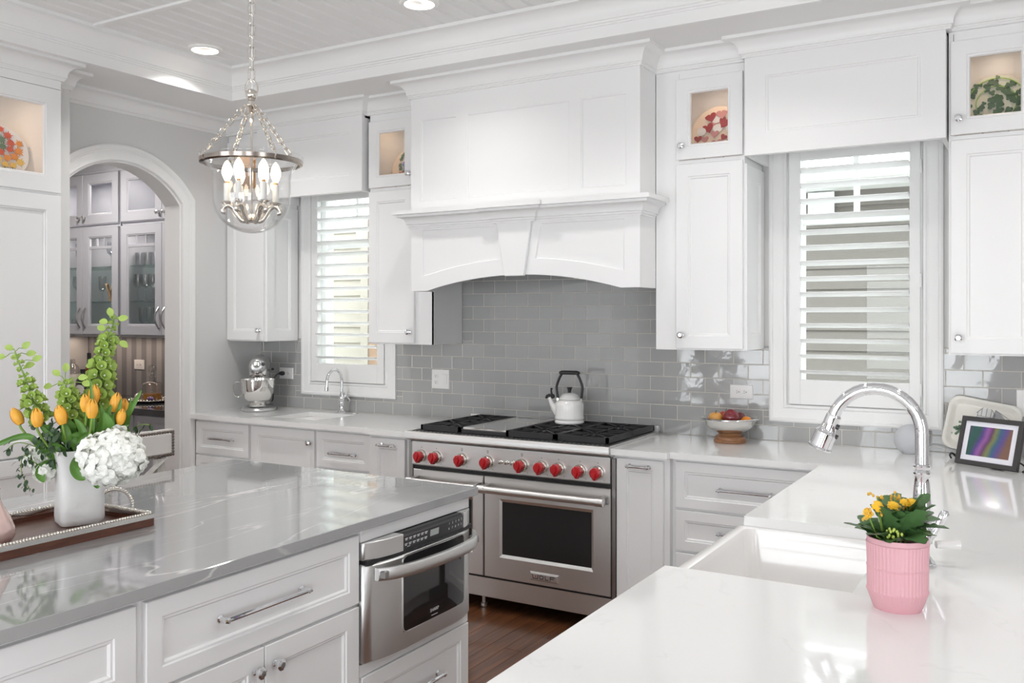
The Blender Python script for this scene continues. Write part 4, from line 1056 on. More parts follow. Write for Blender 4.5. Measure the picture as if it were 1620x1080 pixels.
outlet('white wall outlet behind the picture frame', (3.50,0,1.16), .075, .120, 'v')
outlet('white wall outlet on the striped pantry wallpaper', (-2.70,0,1.163), .12, .078, y=PY)
# bottles and glass in the pantry
def lathe_thing(name, label, cat, loc, parts, group=None):
    o = thing(name, label, cat, loc, group=group)
    for nm, mt, prof, n in parts: MB().lathe(prof, (0,0,0), n).build(nm, mt, o, world=False, smooth=45)
    return o
pb = onZ(140,639,.914); py_ = -.22
p = onY(140.5,640,-.20); p = onY(141,600,-.2)
lathe_thing('cognac_bottle', 'amber cognac bottle with black capsule on the pantry worktop', 'bottle', (p.x,-.2,CT), [('body','cognac',[(0,0),(.042,0),(.045,.01),(.045,.17),(.040,.20),(.018,.25),(.014,.27),(.014,.275),(0,.275)],24),('capsule','black_plastic',[(.0148,.262),(.0155,.268),(.0155,.345),(.010,.35),(0,.35)],20)])
MB().loft([[(p.x+.0455*math.cos(a),-.2+.0455*math.sin(a),CT+.145+dz+.045*math.sin((a+1.9)*1.3)) for a in [-2.5+2.0*i/10 for i in range(11)]] for dz in (0,.022)],False).build('label_band','gold_label',bpy.data.objects['cognac_bottle'],smooth=60)
p = onY(131,620,-.30)
o = lathe_thing('dark_bottle', 'squat black bottle with pale round label on the pantry worktop', 'bottle', (p.x,-.30,CT), [('body','black_glass',[(0,0),(.05,0),(.053,.01),(.053,.12),(.045,.15),(.018,.172),(.016,.20),(0,.20)],24),('cap','black_plastic',[(.019,.198),(.019,.226),(0,.227)],16)])
MB().loft([[(p.x+.0536*math.sin(.45+.75*t),-.30-.0536*math.cos(.45+.75*t),CT+.068+s*.040*math.sqrt(max(0,1-t*t))) for t in [-1+2*i/12 for i in range(13)]] for s in (-1,1)],False).build('round_label','label_paper',o,smooth=60)
p = onY(115,620,-.15)
lathe_thing('clear_bottle', 'clear glass bottle half hidden at the edge of the arch', 'bottle', (p.x,-.15,CT), [('body','crystal',[(0,0),(.05,0),(.052,.01),(.052,.20),(.04,.235),(.02,.255),(.018,.29),(.0,.29)],20),('label','label_paper',[(.0527,.03),(.0527,.17)],20)])
# decanter on a beaded tray with a ball stopper and a purple one
p = onY(240,620,-.22); dx_ = p.x
o = thing('pantry_tray', 'round silver tray with beaded rim on the pantry worktop', 'tray', (dx_,-.22,CT))
MB().lathe([(0,.004),(.12,.004),(.15,.012),(.158,.018),(.158,.014),(.12,0),(0,0)],(0,0,0),40).build('dish','nickel',o,world=False,smooth=40)
q = MB()
for k in range(44): q.sphere((.157*math.cos(2*PI*k/44),.157*math.sin(2*PI*k/44),.018),.008,6,4)
q.build('beaded_rim','nickel',o,world=False,smooth=60)
o = lathe_thing('decanter', 'square shouldered crystal decanter with a little whiskey', 'decanter', (dx_+.005,-.22,CT+.012), [('body','crystal',[(0,.002),(.07,.002),(.074,.01),(.074,.115),(.064,.128),(.024,.14),(.02,.17),(.028,.178)],12),('stopper','crystal',[(.016,.172),(.016,.185),(.012,.195),(.028,.215),(.034,.235),(.026,.255),(0,.262)],10),('whiskey','whiskey',[(0,.008),(.068,.008),(.068,.052),(0,.052)],12)])
tag(MB().sphere((dx_-.085,-.275,CT+.012+.026),.026,16,10).build('stopper_ball','stopper_ball',smooth=60), 'pearly round glass ball on the pantry tray', 'ball')
tag(MB().sphere((dx_+.085,-.295,CT+.010+.020),.024,14,9,(1.4,1,.8)).build('purple_stone','purple_glass',smooth=60), 'dark purple glass stone on the pantry tray', 'ornament')
# stemware behind the glass doors
def wine(kind):
    if kind == 'wine': return [(0,.002),(.034,.001),(.034,.004),(.006,.008),(.004,.02),(.004,.085),(.010,.095),(.030,.115),(.037,.145),(.032,.205),(.031,.205),(.035,.145),(.028,.117),(0,.10)]
    if kind == 'flute': return [(0,.002),(.03,.001),(.03,.004),(.005,.007),(.004,.06),(.008,.07),(.026,.10),(.030,.20),(.029,.20),(.024,.10),(0,.075)]
    return [(0,.002),(.032,.002),(.035,.01),(.037,.10),(.0355,.10),(.033,.012),(0,.01)]
wm = {k: MB().lathe(wine(k),(0,0,0),14).mesh('wine_glass',smooth=50) for k in ('wine','flute','tumbler')}
for k in wm: wm[k].materials.append(M['stemware'])
gx = lambda px, y: onY(px, 450, y).x
def glass_at(k, x, y, z):
    nm = {'wine':'wine_glass','flute':'tall_glass','tumbler':'tumbler'}[k]; wd_ = {'wine':'stemmed wine glass','flute':'tall flared glass','tumbler':'straight tumbler'}[k]
    where = 'beside the arch' if x > gx(193,y) else 'behind the tall flower spike' if x > gx(134,y) else 'near the pantry side wall'
    lev = 'bottom' if z < 1.5 else 'middle' if z < 1.8 else 'top'
    o = bpy.data.objects.new(nm, wm[k]); col.objects.link(o); o.location = (x,y,z); tag(o, 'clear %s on %s pantry shelf %s' % (wd_, lev, where), 'glass', '%s set on the %s shelf %s' % (wd_, lev, where))
for x in (-2.40,-2.315,-2.23,-2.145): glass_at('wine', x, -.17, 1.668); glass_at('flute', x, -.13, 1.421); glass_at('tumbler', x, -.15, 1.938)
for x in (-2.36,-2.275,-2.19): glass_at('wine', x, -.05, 1.668)
for x in (-2.83,-2.745,-2.66,-2.575): glass_at('tumbler', x, -.16, 1.421); glass_at('wine', x, -.09, 1.938)
for x in (-2.86,-2.60): glass_at('flute', x, -.15, 1.668)
for x in (-3.18,-3.095): glass_at('wine', x, -.15, 1.668); glass_at('tumbler', x, -.15, 1.421); glass_at('flute', x, -.13, 1.938)
for i_, (xa, xb_) in enumerate(((-3.3,-2.5),(-2.44,-1.5))):
    for x in (xa+.2,xb_-.2):
        ld = bpy.data.lights.new('added_shelf_fill','AREA'); ld.shape = 'DISK'; ld.size = .08; ld.energy = 1.6; ld.color = (1,.93,.86)  # unseen fill without any fixture, added to brighten the pantry cabinet interiors
        pc2 = bpy.data.objects['pantry_cabinet' if i_ == 0 else 'pantry_cabinet.001']; lo = bpy.data.objects.new('added_shelf_fill', ld); lo.parent = pc2; lo.location = V3((x,-.18,2.232))-wloc(pc2); col.objects.link(lo)
        lo = bpy.data.objects.new('added_shelf_fill', ld); lo.parent = pc2; lo.location = V3((x,-.16,2.632))-wloc(pc2); col.objects.link(lo)
o = thing('dried_flower', 'brown dried lily bloom on a pantry glass shelf', 'ornament', (-2.735,-.17,1.667))
q = MB()
for k in range(6):
    a = 2*PI*k/6; q.loft([[(.006*math.cos(a+d),.006*math.sin(a+d),0) for d in (-.5,.5)],[(.02*math.cos(a+d),.02*math.sin(a+d),.08) for d in (-.5,.5)],[(.05*math.cos(a+d*.4),.05*math.sin(a+d*.4),.14) for d in (-.5,.5)],[(.065*math.cos(a),.065*math.sin(a),.125),(.065*math.cos(a+.03),.065*math.sin(a+.03),.125)]],False)
q.build('petals','dried_flower',o,world=False,smooth=60); MB().tube([(0,0,0),(0,0,.09)],.010,8).build('stem','dried_flower',o,world=False)

# ------------------------------------------------------------------ recessed ceiling lights
def can(x, y, power, label, z=ZC):
    o = thing('recessed_light', label, 'light', (x,y,z-.006), group='recessed ceiling lights')
    MB().lathe([(.068,.010),(.070,.002),(.074,-.001),(.092,.001),(.094,.006),(.094,.010)],(0,0,-.006),32).build('trim_ring','can_white',o,world=False,smooth=40)
    MB().lathe([(.068,.004),(.062,.016),(.050,.0165),(0,.017)],(0,0,-.010),32).build('lens','lamp_glow',o,world=False,smooth=40)
    l = bpy.data.lights.new('can_lamp','AREA'); l.shape = 'DISK'; l.size = .12; l.energy = power; l.color = (1,.978,.95); l.spread = R(122)
    q = bpy.data.objects.new('can_lamp', l); q.parent = o; q.location = (0,0,-.012); col.objects.link(q)
CANP = 2.2
for i, x in enumerate((-.498,.989,2.476,3.96)):
    for j_, y in enumerate((-1.175,-2.75,-4.55)):
        can(x, y, ((9.5,5.0,5.5,5.0)[i],3.0,1.0)[j_], ('round recessed light in the tray ceiling near the arch corner' if i == 0 and j_ == 0 else 'round recessed light in the tray ceiling in front of the hood' if i == 1 and j_ == 0 else 'round recessed light in the white tray ceiling'))
for x, y in ((5.6,-2.2),(5.6,-5.0)): can(x, y, CANP, 'round recessed light in the lower soffit', ZS)

# ------------------------------------------------------------------ pendant
PXc, PYc = 1.08, -2.327
pn = thing('pendant_light', 'glass bell jar pendant with six candle bulbs on a chain', 'pendant', (PXc,PYc,1.853))
pz = lambda py: onX(398,py,PXc).z
zr, zbot = pz(256), pz(369); rr_ = .182
prof = []
for k in range(15):
    t = k/14*PI/2
    prof.append((.138*math.sin(t), zbot+.130*(1-math.cos(t))))
prof += [(.1385,zbot+.16),(.1385,zbot+.20),(.143,zr-.035),(.160,zr-.012),(.172,zr+.002),(.182,zr+.010),(.184,zr+.020),(.182,zr+.024)]
inn_ = [(max(r-.003,0),z+.003) for r, z in prof[:-1]][::-1]
MB().lathe(prof+inn_,(PXc,PYc,0),48).build('glass_bell','bell_glass',pn,smooth=60)
MB().lathe([(.171,zr-.012),(.182,zr-.008),(.1835,zr+.006),(.1815,zr+.006),(.180,zr-.006),(.170,zr-.010),(.171,zr-.012)],(PXc,PYc,0),48).build('rim_band','bronze',pn,smooth=40)
zh = pz(170)   # hub of the hanging chains
MB().lathe([(0,zh-.055),(.010,zh-.055),(.012,zh-.045),(.008,zh-.038),(.008,zh-.022),(.014,zh-.016),(.017,zh-.004),(.022,zh),(.024,zh+.006),(.012,zh+.010),(.010,zh+.022),(.014,zh+.026),(.010,zh+.030),(.009,pz(150)-.018)],(PXc,PYc,0),20).build('hub','nickel',pn,smooth=40)
zs_ = pz(150); MB().sphere((PXc,PYc,zs_),.0215,20,14).build('ball_finial','nickel',pn,smooth=60)
MB().tube([(PXc+.022*math.cos(YAW)*math.cos(t),PYc+.022*math.sin(YAW)*math.cos(t),zs_+.020+.034*math.sin(t)) for t in [2*PI*k/24 for k in range(24)]],.0032,8,closed=True).build('loop','nickel',pn,smooth=60)
zlow = zbot+.055
MB().tube([(PXc,PYc,zh-.04),(PXc,PYc,zlow+.01)],.0048,10).build('rod','nickel',pn)
MB().sphere((PXc,PYc,zlow),.017,16,10).build('rod_ball','nickel',pn,smooth=60)
def link_mesh(L, wd, r):
    pts = arc((0,L/2-wd/2),wd/2,0,PI,6)+arc((0,-L/2+wd/2),wd/2,PI,2*PI,6)
    me = MB().tube([(p[0],0,p[1]) for p in pts], r, 6, closed=True).mesh('chain_link',smooth=60); me.materials.append(M['nickel']); return me
lm = link_mesh(.048,.021,.0024); z = zs_+.052+.020
k = 0
while z < ZC-.02:
    o = bpy.data.objects.new('chain_link', lm); col.objects.link(o); o.parent = pn; o.location = V3((PXc,PYc,z))-wloc(pn); o.rotation_euler = (0,0,YAW+(PI/2.4 if k % 2 else .25)); z += .0405; k += 1
MB().lathe([(0,ZC-.03),(.012,ZC-.03),(.02,ZC-.026),(.06,ZC-.012),(.065,ZC-.001),(0,ZC-.001)],(PXc,PYc,0),28).build('canopy','nickel',pn,smooth=40)
MB().tube([(PXc+.002,PYc,zs_),(PXc+.004,PYc,ZC-.03)],.0015,6).build('cord','white_plastic',pn)
lm2 = link_mesh(.034,.016,.0019)
for q in range(4):
    a = YAW+R(42)+q*PI/2; p0 = V3((PXc+.026*math.cos(a),PYc+.026*math.sin(a),zh+.004)); p1 = V3((PXc+.170*math.cos(a),PYc+.170*math.sin(a),zr+.024)); n_ = int((p1-p0).length/.0275)
    for k in range(n_+1):
        o = bpy.data.objects.new('chain_link', lm2); col.objects.link(o); o.parent = pn; d = (p1-p0).normalized()
        o.location = p0+(p1-p0)*((k+.5)/(n_+1))-wloc(pn); qd = d.to_track_quat('Z','Y'); e = (qd.to_matrix() @ Matrix.Rotation(PI/2 if k % 2 else 0,3,'Z')).to_euler(); o.rotation_euler = e
    u = V3((math.cos(a),math.sin(a),0))
    MB().tube([p1+V3((0,0,.004)),p1+u*.012+V3((0,0,-.004)),p1+u*.016+V3((0,0,-.022)),p1+u*.010+V3((0,0,-.034))],.0028,6).build('hook','nickel',pn)
for q in range(6):
    a = YAW+R(15)+q*PI/3; ca, sa = math.cos(a), math.sin(a); R_ = .085
    pt = lambda r, z: (PXc+r*ca,PYc+r*sa,z)
    arm = smooth_path([pt(.008,zlow+.002),pt(.028,zlow-.010),pt(.045,zlow+.008),pt(.060,zlow+.034),pt(.080,zlow+.046),pt(.098,zlow+.036),pt(.100,zlow+.022),pt(.090,zlow+.020)],4)
    c_ = MB().tube(arm,[.0112-.004*abs(i/(len(arm)-1)-.4) for i in range(len(arm))],8).build('arm','nickel',pn,smooth=60)
    zc_ = zlow+.046
    MB().lathe([(0,zc_),(.012,zc_+.002),(.022,zc_+.010),(.022,zc_+.013),(.012,zc_+.014)],pt(R_,0),16).build('drip_cup','nickel',c_,smooth=40)
    cs = MB().lathe([(.0115,zc_+.012),(.0115,zc_+.078),(0,zc_+.078)],pt(R_,0),16).build('candle_sleeve','candle_sleeve',pn,smooth=40)
    MB().lathe([(.008,zc_+.078),(.008,zc_+.086)],pt(R_,0),12).build('socket','gold_label',cs,smooth=40)
    bl = MB().lathe([(.007,zc_+.086),(.013,zc_+.098),(.0185,zc_+.114),(.0175,zc_+.132),(.010,zc_+.150),(.003,zc_+.160),(0,zc_+.160)],pt(R_,0),14).build('bulb','bulb_glow',pn,smooth=60)
# ------------------------------------------------------------------ things on the worktops
def local(name, label, cat, loc, rz=0, group=None): return thing(name, label, cat, loc, rz, group)
def part(mb, name, m, o, **k): return mb.build(name, m, o, world=False, **k)
# stand mixer, front towards local -Y
mx = local('stand_mixer', 'silver stand mixer with polished steel bowl in the corner', 'mixer', (-1.045,-.235,CT), R(39))
L = []
for z, s in ((0,1),(.008,1.03),(.018,1.0),(.030,.86),(.036,.70)):
    L.append([(p[0]*s,p[1]*s+.0,z) for p in [(.112*math.cos(t)*(1-.10*math.sin(t)),.165*math.sin(t)) for t in [2*PI*j/32 for j in range(32)]]])
part(MB().loft(L,True,True,True),'base','mixer_silver',mx,smooth=50)
L = []
for z, cy, ry, rx in ((.02,.075,.085,.085),(.06,.105,.060,.062),(.12,.118,.048,.052),(.20,.110,.055,.055),(.26,.095,.065,.060)):
    L.append([(rx*math.cos(t),cy+ry*math.sin(t),z) for t in [2*PI*j/24 for j in range(24)]])
part(MB().loft(L,True,True,True),'column','mixer_silver',mx,smooth=60)
L = []
for y, r, zz, k in ((-.160,.024,.300,1),(-.158,.038,.300,1),(-.150,.049,.300,1.05),(-.13,.055,.300,1.12),(-.08,.059,.302,1.15),(0,.061,.305,1.16),(.08,.060,.306,1.15),(.14,.054,.302,1.1),(.175,.040,.298,1.05),(.19,.018,.296,1)):
    L.append([(r*math.cos(t),y,zz+r*k*math.sin(t)*(1 if math.sin(t) > 0 else .92)) for t in [2*PI*j/28 for j in range(28)]])
hd = part(MB().loft(L,True,True,True),'head','mixer_silver',mx,smooth=60)
# lower front of the head drops to the planetary drive
part(MB().lathe([(.055,.285),(.058,.262),(.055,.238),(.050,.232),(.030,.228),(0,.226)],(0,-.095,0),28),'drive_housing','polished_steel',mx,smooth=40)
def head_line(z, g): return [(.0555*math.sin(t)+g*math.sin(t),-.095-(.060+g)*math.cos(t),z) for t in [-PI/2+PI*j/20 for j in range(21)]]
tb = part(MB().loft([head_line(.264,-.004),head_line(.264,.003),head_line(.284,.003),head_line(.284,-.004)],False,wrap=True),'trim_band','polished_steel',hd,smooth=30)
q = MB(); 
for i, w_ in enumerate((.010,.008,.006,.010,.006,.009,.010)): q.box((-.030+i*.0088,-.1586,.270),(-.030+i*.0088+w_*.7,-.156,.278))
part(q,'brand_print','ink',tb,smooth=0)['kind'] = 'stuff'
part(MB().lathe([(0,.022),(.018,.020),(.024,.012),(.024,0)],(0,-.155,.318),24,'y'),'hub_cap','polished_steel',mx,smooth=40)
part(MB().lathe([(.005,0),(.005,.018),(.011,.020),(.012,.030),(0,.032)],(.045,-.148,.320),14,'y'),'hub_knob','black_plastic',mx,smooth=40)
part(MB().tube([(.056,.02,.275),(.080,.015,.275)],.004,8),'speed_lever','polished_steel',mx); part(MB().sphere((.085,.013,.275),.010,10,8),'lever_knob','black_plastic',mx,smooth=60)
bw = MB().lathe([(0,.052),(.045,.052),(.052,.056),(.085,.085),(.104,.125),(.110,.170),(.112,.212),(.115,.214),(.115,.217),(.110,.216),(.107,.17),(.10,.126),(.08,.09),(0,.06)],(0,-.095,0),40)
bowl = part(bw,'bowl','polished_steel',mx,smooth=50)
part(MB().lathe([(.056,.034),(.058,.040),(.050,.046),(.048,.056)],(0,-.095,0),30,cap0=True),'bowl_foot','polished_steel',mx,smooth=40)
hp = smooth_path([(-.108,-.10,.195),(-.135,-.105,.200),(-.155,-.107,.185),(-.158,-.107,.150),(-.150,-.107,.115),(-.128,-.104,.100),(-.098,-.10,.112)],5)
part(MB().tube(hp,.009,8,flat=.55),'bowl_handle','polished_steel',mx,smooth=60)
# its plug and cord
o = thing('mixer_plug', 'black plug and cord running from the outlet to the mixer', 'cord', (-1.04,-.03,1.13))
MB().loft([[(-1.034+r*math.cos(t)*1.0,-.020-d,1.152+r*math.sin(t)) for t in [2*PI*j/12 for j in range(12)]] for d, r in ((0,.014),(.012,.016),(.028,.014),(.040,.008))],True,True,True).build('plug','black_plastic',o,smooth=40)
cp = smooth_path([(-1.034,-.055,1.152),(-1.045,-.075,1.146),(-1.062,-.085,1.11),(-1.068,-.085,1.05),(-1.070,-.085,.98),(-1.085,-.088,.955),(-1.095,-.085,.948)],6)
MB().tube(cp,.0038,8).build('cord','dark_rubber',o,smooth=60)

# small prep faucet
o = local('prep_faucet', 'small chrome gooseneck faucet at the prep sink', 'faucet', (-.443,-.085,CT))
part(MB().lathe([(0,0),(.029,0),(.030,.006),(.024,.012),(.018,.022),(.016,.045),(.021,.062),(.022,.070),(.017,.078),(.023,.088),(.025,.100),(.020,.112),(.013,.120),(.012,.135),(.010,.140)],(0,0,0),24),'body','chrome',o,smooth=40)
pts = [(0,0,.13),(0,0,.20)]+[(0,-.072+.072*math.cos(t),.215+.072*math.sin(t)) for t in [PI*k/12 for k in range(13)]]+[(0,-.146,.190),(0,-.148,.175)]
part(MB().tube(pts,.0098,12),'spout','chrome',o,smooth=60)
part(MB().lathe([(.0105,0),(.0135,.002),(.0135,.026),(.011,.028)],(0,-.148,.152),16,cap0=True,cap1=True),'aerator','chrome',o,smooth=40)
part(MB().loft([[(.016+t*.05+a*.5,b,.128-t*.05+a) for a, b in ((-.007,-.007),(.007,-.007),(.007,.007),(-.007,.007))] for t in (0,.5,1)],True,True,True),'lever','chrome',o,bevel=.002)
part(MB().sphere((.030,0,.112),.014,14,10),'lever_base','chrome',o,smooth=60)
tag(MB().lathe([(0,.005),(.012,.005),(.014,.003),(.022,.004),(.023,0)],(-.335,-.082,CT),24).build('air_switch','chrome',smooth=40), 'flat chrome button in the worktop beside the small faucet', 'button')

# tall pull-down faucet
FXc, FYc = 3.301, -2.162
o = local('kitchen_faucet', 'tall chrome pull-down faucet at the farmhouse sink', 'faucet', (FXc,FYc,CT))
part(MB().lathe([(0,0),(.033,0),(.034,.004),(.031,.007),(.031,.010),(.027,.014),(.019,.026),(.016,.040),(.018,.052),(.024,.058),(.025,.066),(.025,.092),(.021,.098),(.024,.104),(.024,.110),(.018,.116),(.0185,.125),(.021,.14),(.0225,.16),(.0195,.20),(.0175,.225),(.021,.232),(.0215,.238),(.017,.244),(.021,.250),(.0215,.255),(.0175,.259)],(0,0,0),28),'body','chrome',o,smooth=35)
rad = .111; zt_ = .336
sd = V3((-1,-.0,0)).normalized()
pts = [V3((0,0,.255)),V3((0,0,.30))]+[sd*(rad-rad*math.cos(t))+V3((0,0,zt_+rad*math.sin(t))) for t in [PI*k/20 for k in range(19)]]
part(MB().tube(pts,.0165,16),'spout','chrome',o,smooth=60)
e = pts[-1]; dr = (pts[-1]-pts[-2]).normalized()
prof_ = [(.0175,-.004),(.0195,0),(.019,.004),(.019,.026),(.0215,.038),(.022,.042),(.0245,.045),(.0285,.050),(.0285,.070),(.029,.088),(.032,.092),(.031,.096),(.024,.097)]
up_ = dr.orthogonal().normalized(); sn = dr.cross(up_)
part(MB().loft([[e+dr*d+up_*(r*math.cos(2*PI*j/24))+sn*(r*math.sin(2*PI*j/24)) for j in range(24)] for r, d in prof_],True,True,True),'spray_head','chrome',o,smooth=35)
side = V3((dr.z,0,-dr.x)); side = side if side.x > 0 else -side
part(MB().tube([e+dr*.024+side*.014,e+dr*.024+side*.025],.007,10),'spray_button','black_plastic',o); part(MB().tube([e+dr*.050+side*.02,e+dr*.050+side*.032],.006,10),'spray_button','black_plastic',o)
part(MB().tube([(.018,0,.078),(.026,0,.082),(.034,.002,.096),(.046,.003,.122),(.053,.004,.138),(.055,.004,.143)],[.012,.010,.008,.0105,.012,.008],10),'lever','chrome',o,smooth=60)
part(MB().tube([(.03,.03,.05),(.05,.04,.05),(.085,.05,.052)],[.010,.011,.013],10),'side_lever','porcelain',o,smooth=60)

# kettle
o = local('kettle', 'white enamel kettle with black arched handle on the stove', 'kettle', (1.296,-.190,.958), R(10))
part(MB().lathe([(0,0),(.078,0),(.082,.004),(.083,.010),(.080,.016),(.079,.020),(.082,.024),(.083,.034),(.080,.040),(.080,.10),(.077,.115),(.068,.126),(.058,.131),(0,.131)],(0,0,0),40),'body','enamel',o,smooth=40)
part(MB().lathe([(.061,.132),(.062,.137),(.054,.144),(.046,.157),(.030,.166),(.014,.169),(0,.1695)],(0,0,0),32),'lid','enamel',o,smooth=50)
part(MB().lathe([(.010,.168),(.009,.176),(.012,.190),(.017,.196),(.016,.199),(0,.200)],(0,0,0),20),'lid_knob','black_plastic',o,smooth=40)
part(MB().tube([(-.065,0,.058),(-.085,0,.078),(-.102,0,.105),(-.117,0,.140)],[.028,.022,.016,.011],14,flat=1),'spout','enamel',o,smooth=60)
part(MB().tube([(-.108,0,.138),(-.120,0,.152),(-.130,0,.146),(-.138,0,.134)],[.006,.010,.009,.006],10),'whistle','black_plastic',o,smooth=60)
part(MB().tube([(-.112,0,.150),(-.104,0,.160),(-.107,0,.178),(-.104,0,.192)],[.008,.006,.005,.007],10),'whistle_lever','black_plastic',o,smooth=60); part(MB().sphere((-.098,0,.146),.013,12,8),'whistle_ball','black_plastic',o,smooth=60)
hp = smooth_path([(-.066,0,.128),(-.072,0,.170),(-.074,0,.205),(-.060,0,.245),(-.048,0,.268),(-.044,0,.276)],4)
for s in (-1,1):
    part(MB().tube([(-s*p.x,p.y,p.z) for p in hp],.0072,8,flat=1),'handle_arm','black_plastic',o,smooth=60)
    part(MB().box((s*.067-.006,-.008,.108),(s*.067+.006,.008,.140)),'handle_lug','polished_steel',o,bevel=.002)
part(MB().tube([(-.052,0,.272),(-.050,0,.277),(-.044,0,.280),(.044,0,.280),(.050,0,.277),(.052,0,.272)],[.010,.0125,.0115,.0115,.0125,.010],12),'handle_grip','black_plastic',o,smooth=60)

# fruit bowl
FBx, FBy = 2.197, -.172
o = local('fruit_bowl', 'polished steel fruit bowl on a turned wooden foot', 'bowl', (FBx,FBy,CT))
part(MB().lathe([(0,0),(.078,0),(.081,.004),(.081,.012),(.076,.016),(.076,.021),(.072,.030),(.060,.036),(.056,.042),(.058,.048),(0,.048)],(0,0,0),36),'foot','acacia',o,smooth=35)
part(MB().lathe([(0,.048),(.05,.047),(.075,.054),(.100,.068),(.118,.085),(.124,.100),(.126,.112),(.132,.119),(.143,.122),(.146,.120),(.146,.123),(.142,.126),(.129,.122),(.122,.112),(.119,.10),(.11,.085),(.09,.07),(.06,.058),(0,.055)],(0,0,0),48),'dish','polished_steel',o,smooth=50)
def apple(name, label, x, y, z, r, m_, sc=.92, stem=True, cat='apple', tilt=0):
    f = thing(name, label, cat, (x,y,z)); q = MB(); L = []
    for i in range(13):
        t = PI*i/12; rr2 = r*math.sin(t)*(1+.04*math.cos(t)); zz = -r*sc*math.cos(t)
        if cat == 'apple': zz -= (.22*r if i > 6 else -.12*r)*math.exp(-(rr2/(r*.42))**2)
        L.append([(rr2*math.cos(2*PI*j/18),rr2*math.sin(2*PI*j/18),zz+r*sc) for j in range(18)])
    fl2 = part(q.loft(L),'flesh',m_,f,smooth=80)
    if stem: part(MB().tube([(0,0,r*1.5),(r*.1,0,r*1.8),(r*.22,0,r*2.05)],r*.05,6),'stem','fruit_stem',f)
    f.rotation_euler = (tilt,0,0); return f
zf = CT+.060
apple('apple','gold and green apple lying in the fruit bowl',FBx-.062,FBy-.035,zf+.030,.036,'apple_gold',tilt=R(12))
apple('apple','large red orange apple behind the golden one in the bowl',FBx-.040,FBy+.050,zf+.030,.036,'apple_red')
apple('apple','small red apple at the back edge of the fruit bowl',FBx-.094,FBy+.022,zf+.038,.020,'apple_red')
apple('plum','dark red plum at the front of the fruit bowl',FBx+.018,FBy-.042,zf+.030,.041,'plum',1.0,False,'plum')
apple('plum','dark red plum half hidden behind the front plum',FBx+.036,FBy+.046,zf+.026,.032,'plum',1.0,False,'plum')
apple('orange','bright orange low in the fruit bowl',FBx+.082,FBy+.004,zf+.014,.030,'orange_peel',1.0,False,'orange')

# smart speaker
o = local('smart_speaker', 'round grey fabric smart speaker by the backsplash', 'speaker', (3.035,-.125,CT))
L = []
for i in range(15):
    t = R(28)+(PI-R(28))*i/14; L.append([(.072*math.sin(t)*math.cos(2*PI*j/28),.072*math.sin(t)*math.sin(2*PI*j/28),.0635-.072*math.cos(t)) for j in range(28)])
part(MB().loft(L,True,False,False),'cloth_ball','speaker_cloth',o,smooth=80)
part(MB().lathe([(0,0),(.034,0),(.040,.004),(.0345,.006)],(0,0,0),28),'foot','white_plastic',o,smooth=40)
pts = smooth_path([(3.085,-.095,CT+.012),(3.12,-.06,CT+.030),(3.16,-.05,CT+.026),(3.22,-.055,CT+.008),(3.30,-.055,CT+.004),(3.42,-.04,CT+.004)],5)
tag(MB().tube(pts,.0022,6).build('speaker_cable','white_plastic',smooth=60), 'thin white cable running from the speaker along the wall', 'cord')

# painted platter leaning on the wall
T1, T2, T3 = onY(1505,612,-.045), onY(1618,628,-.045), onY(1484,700,-.12)
Up = (T1-T3); bl = V3((3.165,-.118,CT+.002)); 
Uv = V3((.985,-.0,-.17)).normalized(); Vv = V3((.13,.32,.93)); Vv = (Vv-Uv*Vv.dot(Uv)).normalized(); Wv = Uv.cross(Vv)
PW, PH = .300, .250
o = thing('platter', 'cream ceramic platter painted with a grey house against the backsplash', 'platter', (3.30,-.09,CT))
Bp = (V3((3.158,-.105,CT+.050)), Uv, Vv, Wv)
L = [[(p[0],p[1],z) for p in rrect(i,i,PW-i,PH-i,max(.045-i*.5,.012),5)] for i, z in ((.004,.0),(.0,.020),(.003,.025),(.010,.026),(.018,.022),(.030,.010),(.038,.008))]
pl = MB(Bp).loft(L,True,True,True).build('dish','platter_glaze',o,smooth=40)
# lift so the lowest corner stands on the worktop
zmin = min((v.co.z for v in pl.data.vertices))+wloc(o).z
o.location.z += CT-zmin
def paint(polys, name, m_, d=.0083):
    q = MB(Bp); 
    for pg in polys: q.prism([(x*1.12+.006,y*1.12+.042) for x, y in pg], d, d+.0004)
    ob = q.build(name, m_, pl, world=False, smooth=0, clean=False)
    for v in ob.data.vertices: v.co -= V3((3.30,-.09,CT))
def seg(a, b, t=.0016):
    d = V3((b[0]-a[0],b[1]-a[1])); n_ = V3((-d.y,d.x)).normalized()*t/2
    return [(a[0]+n_.x,a[1]+n_.y),(a[0]-n_.x,a[1]-n_.y),(b[0]-n_.x,b[1]-n_.y),(b[0]+n_.x,b[1]+n_.y)][::-1]
paint([[(.152,.100),(.232,.100),(.232,.122),(.205,.125),(.178,.150),(.165,.155)][::1]], 'painted_roof', 'ink_grey')
paint([[(.105,.075),(.165,.075),(.165,.132),(.135,.170),(.105,.132)],[(.165,.075),(.232,.075),(.232,.10),(.165,.10)]], 'painted_gable', 'ink_white')
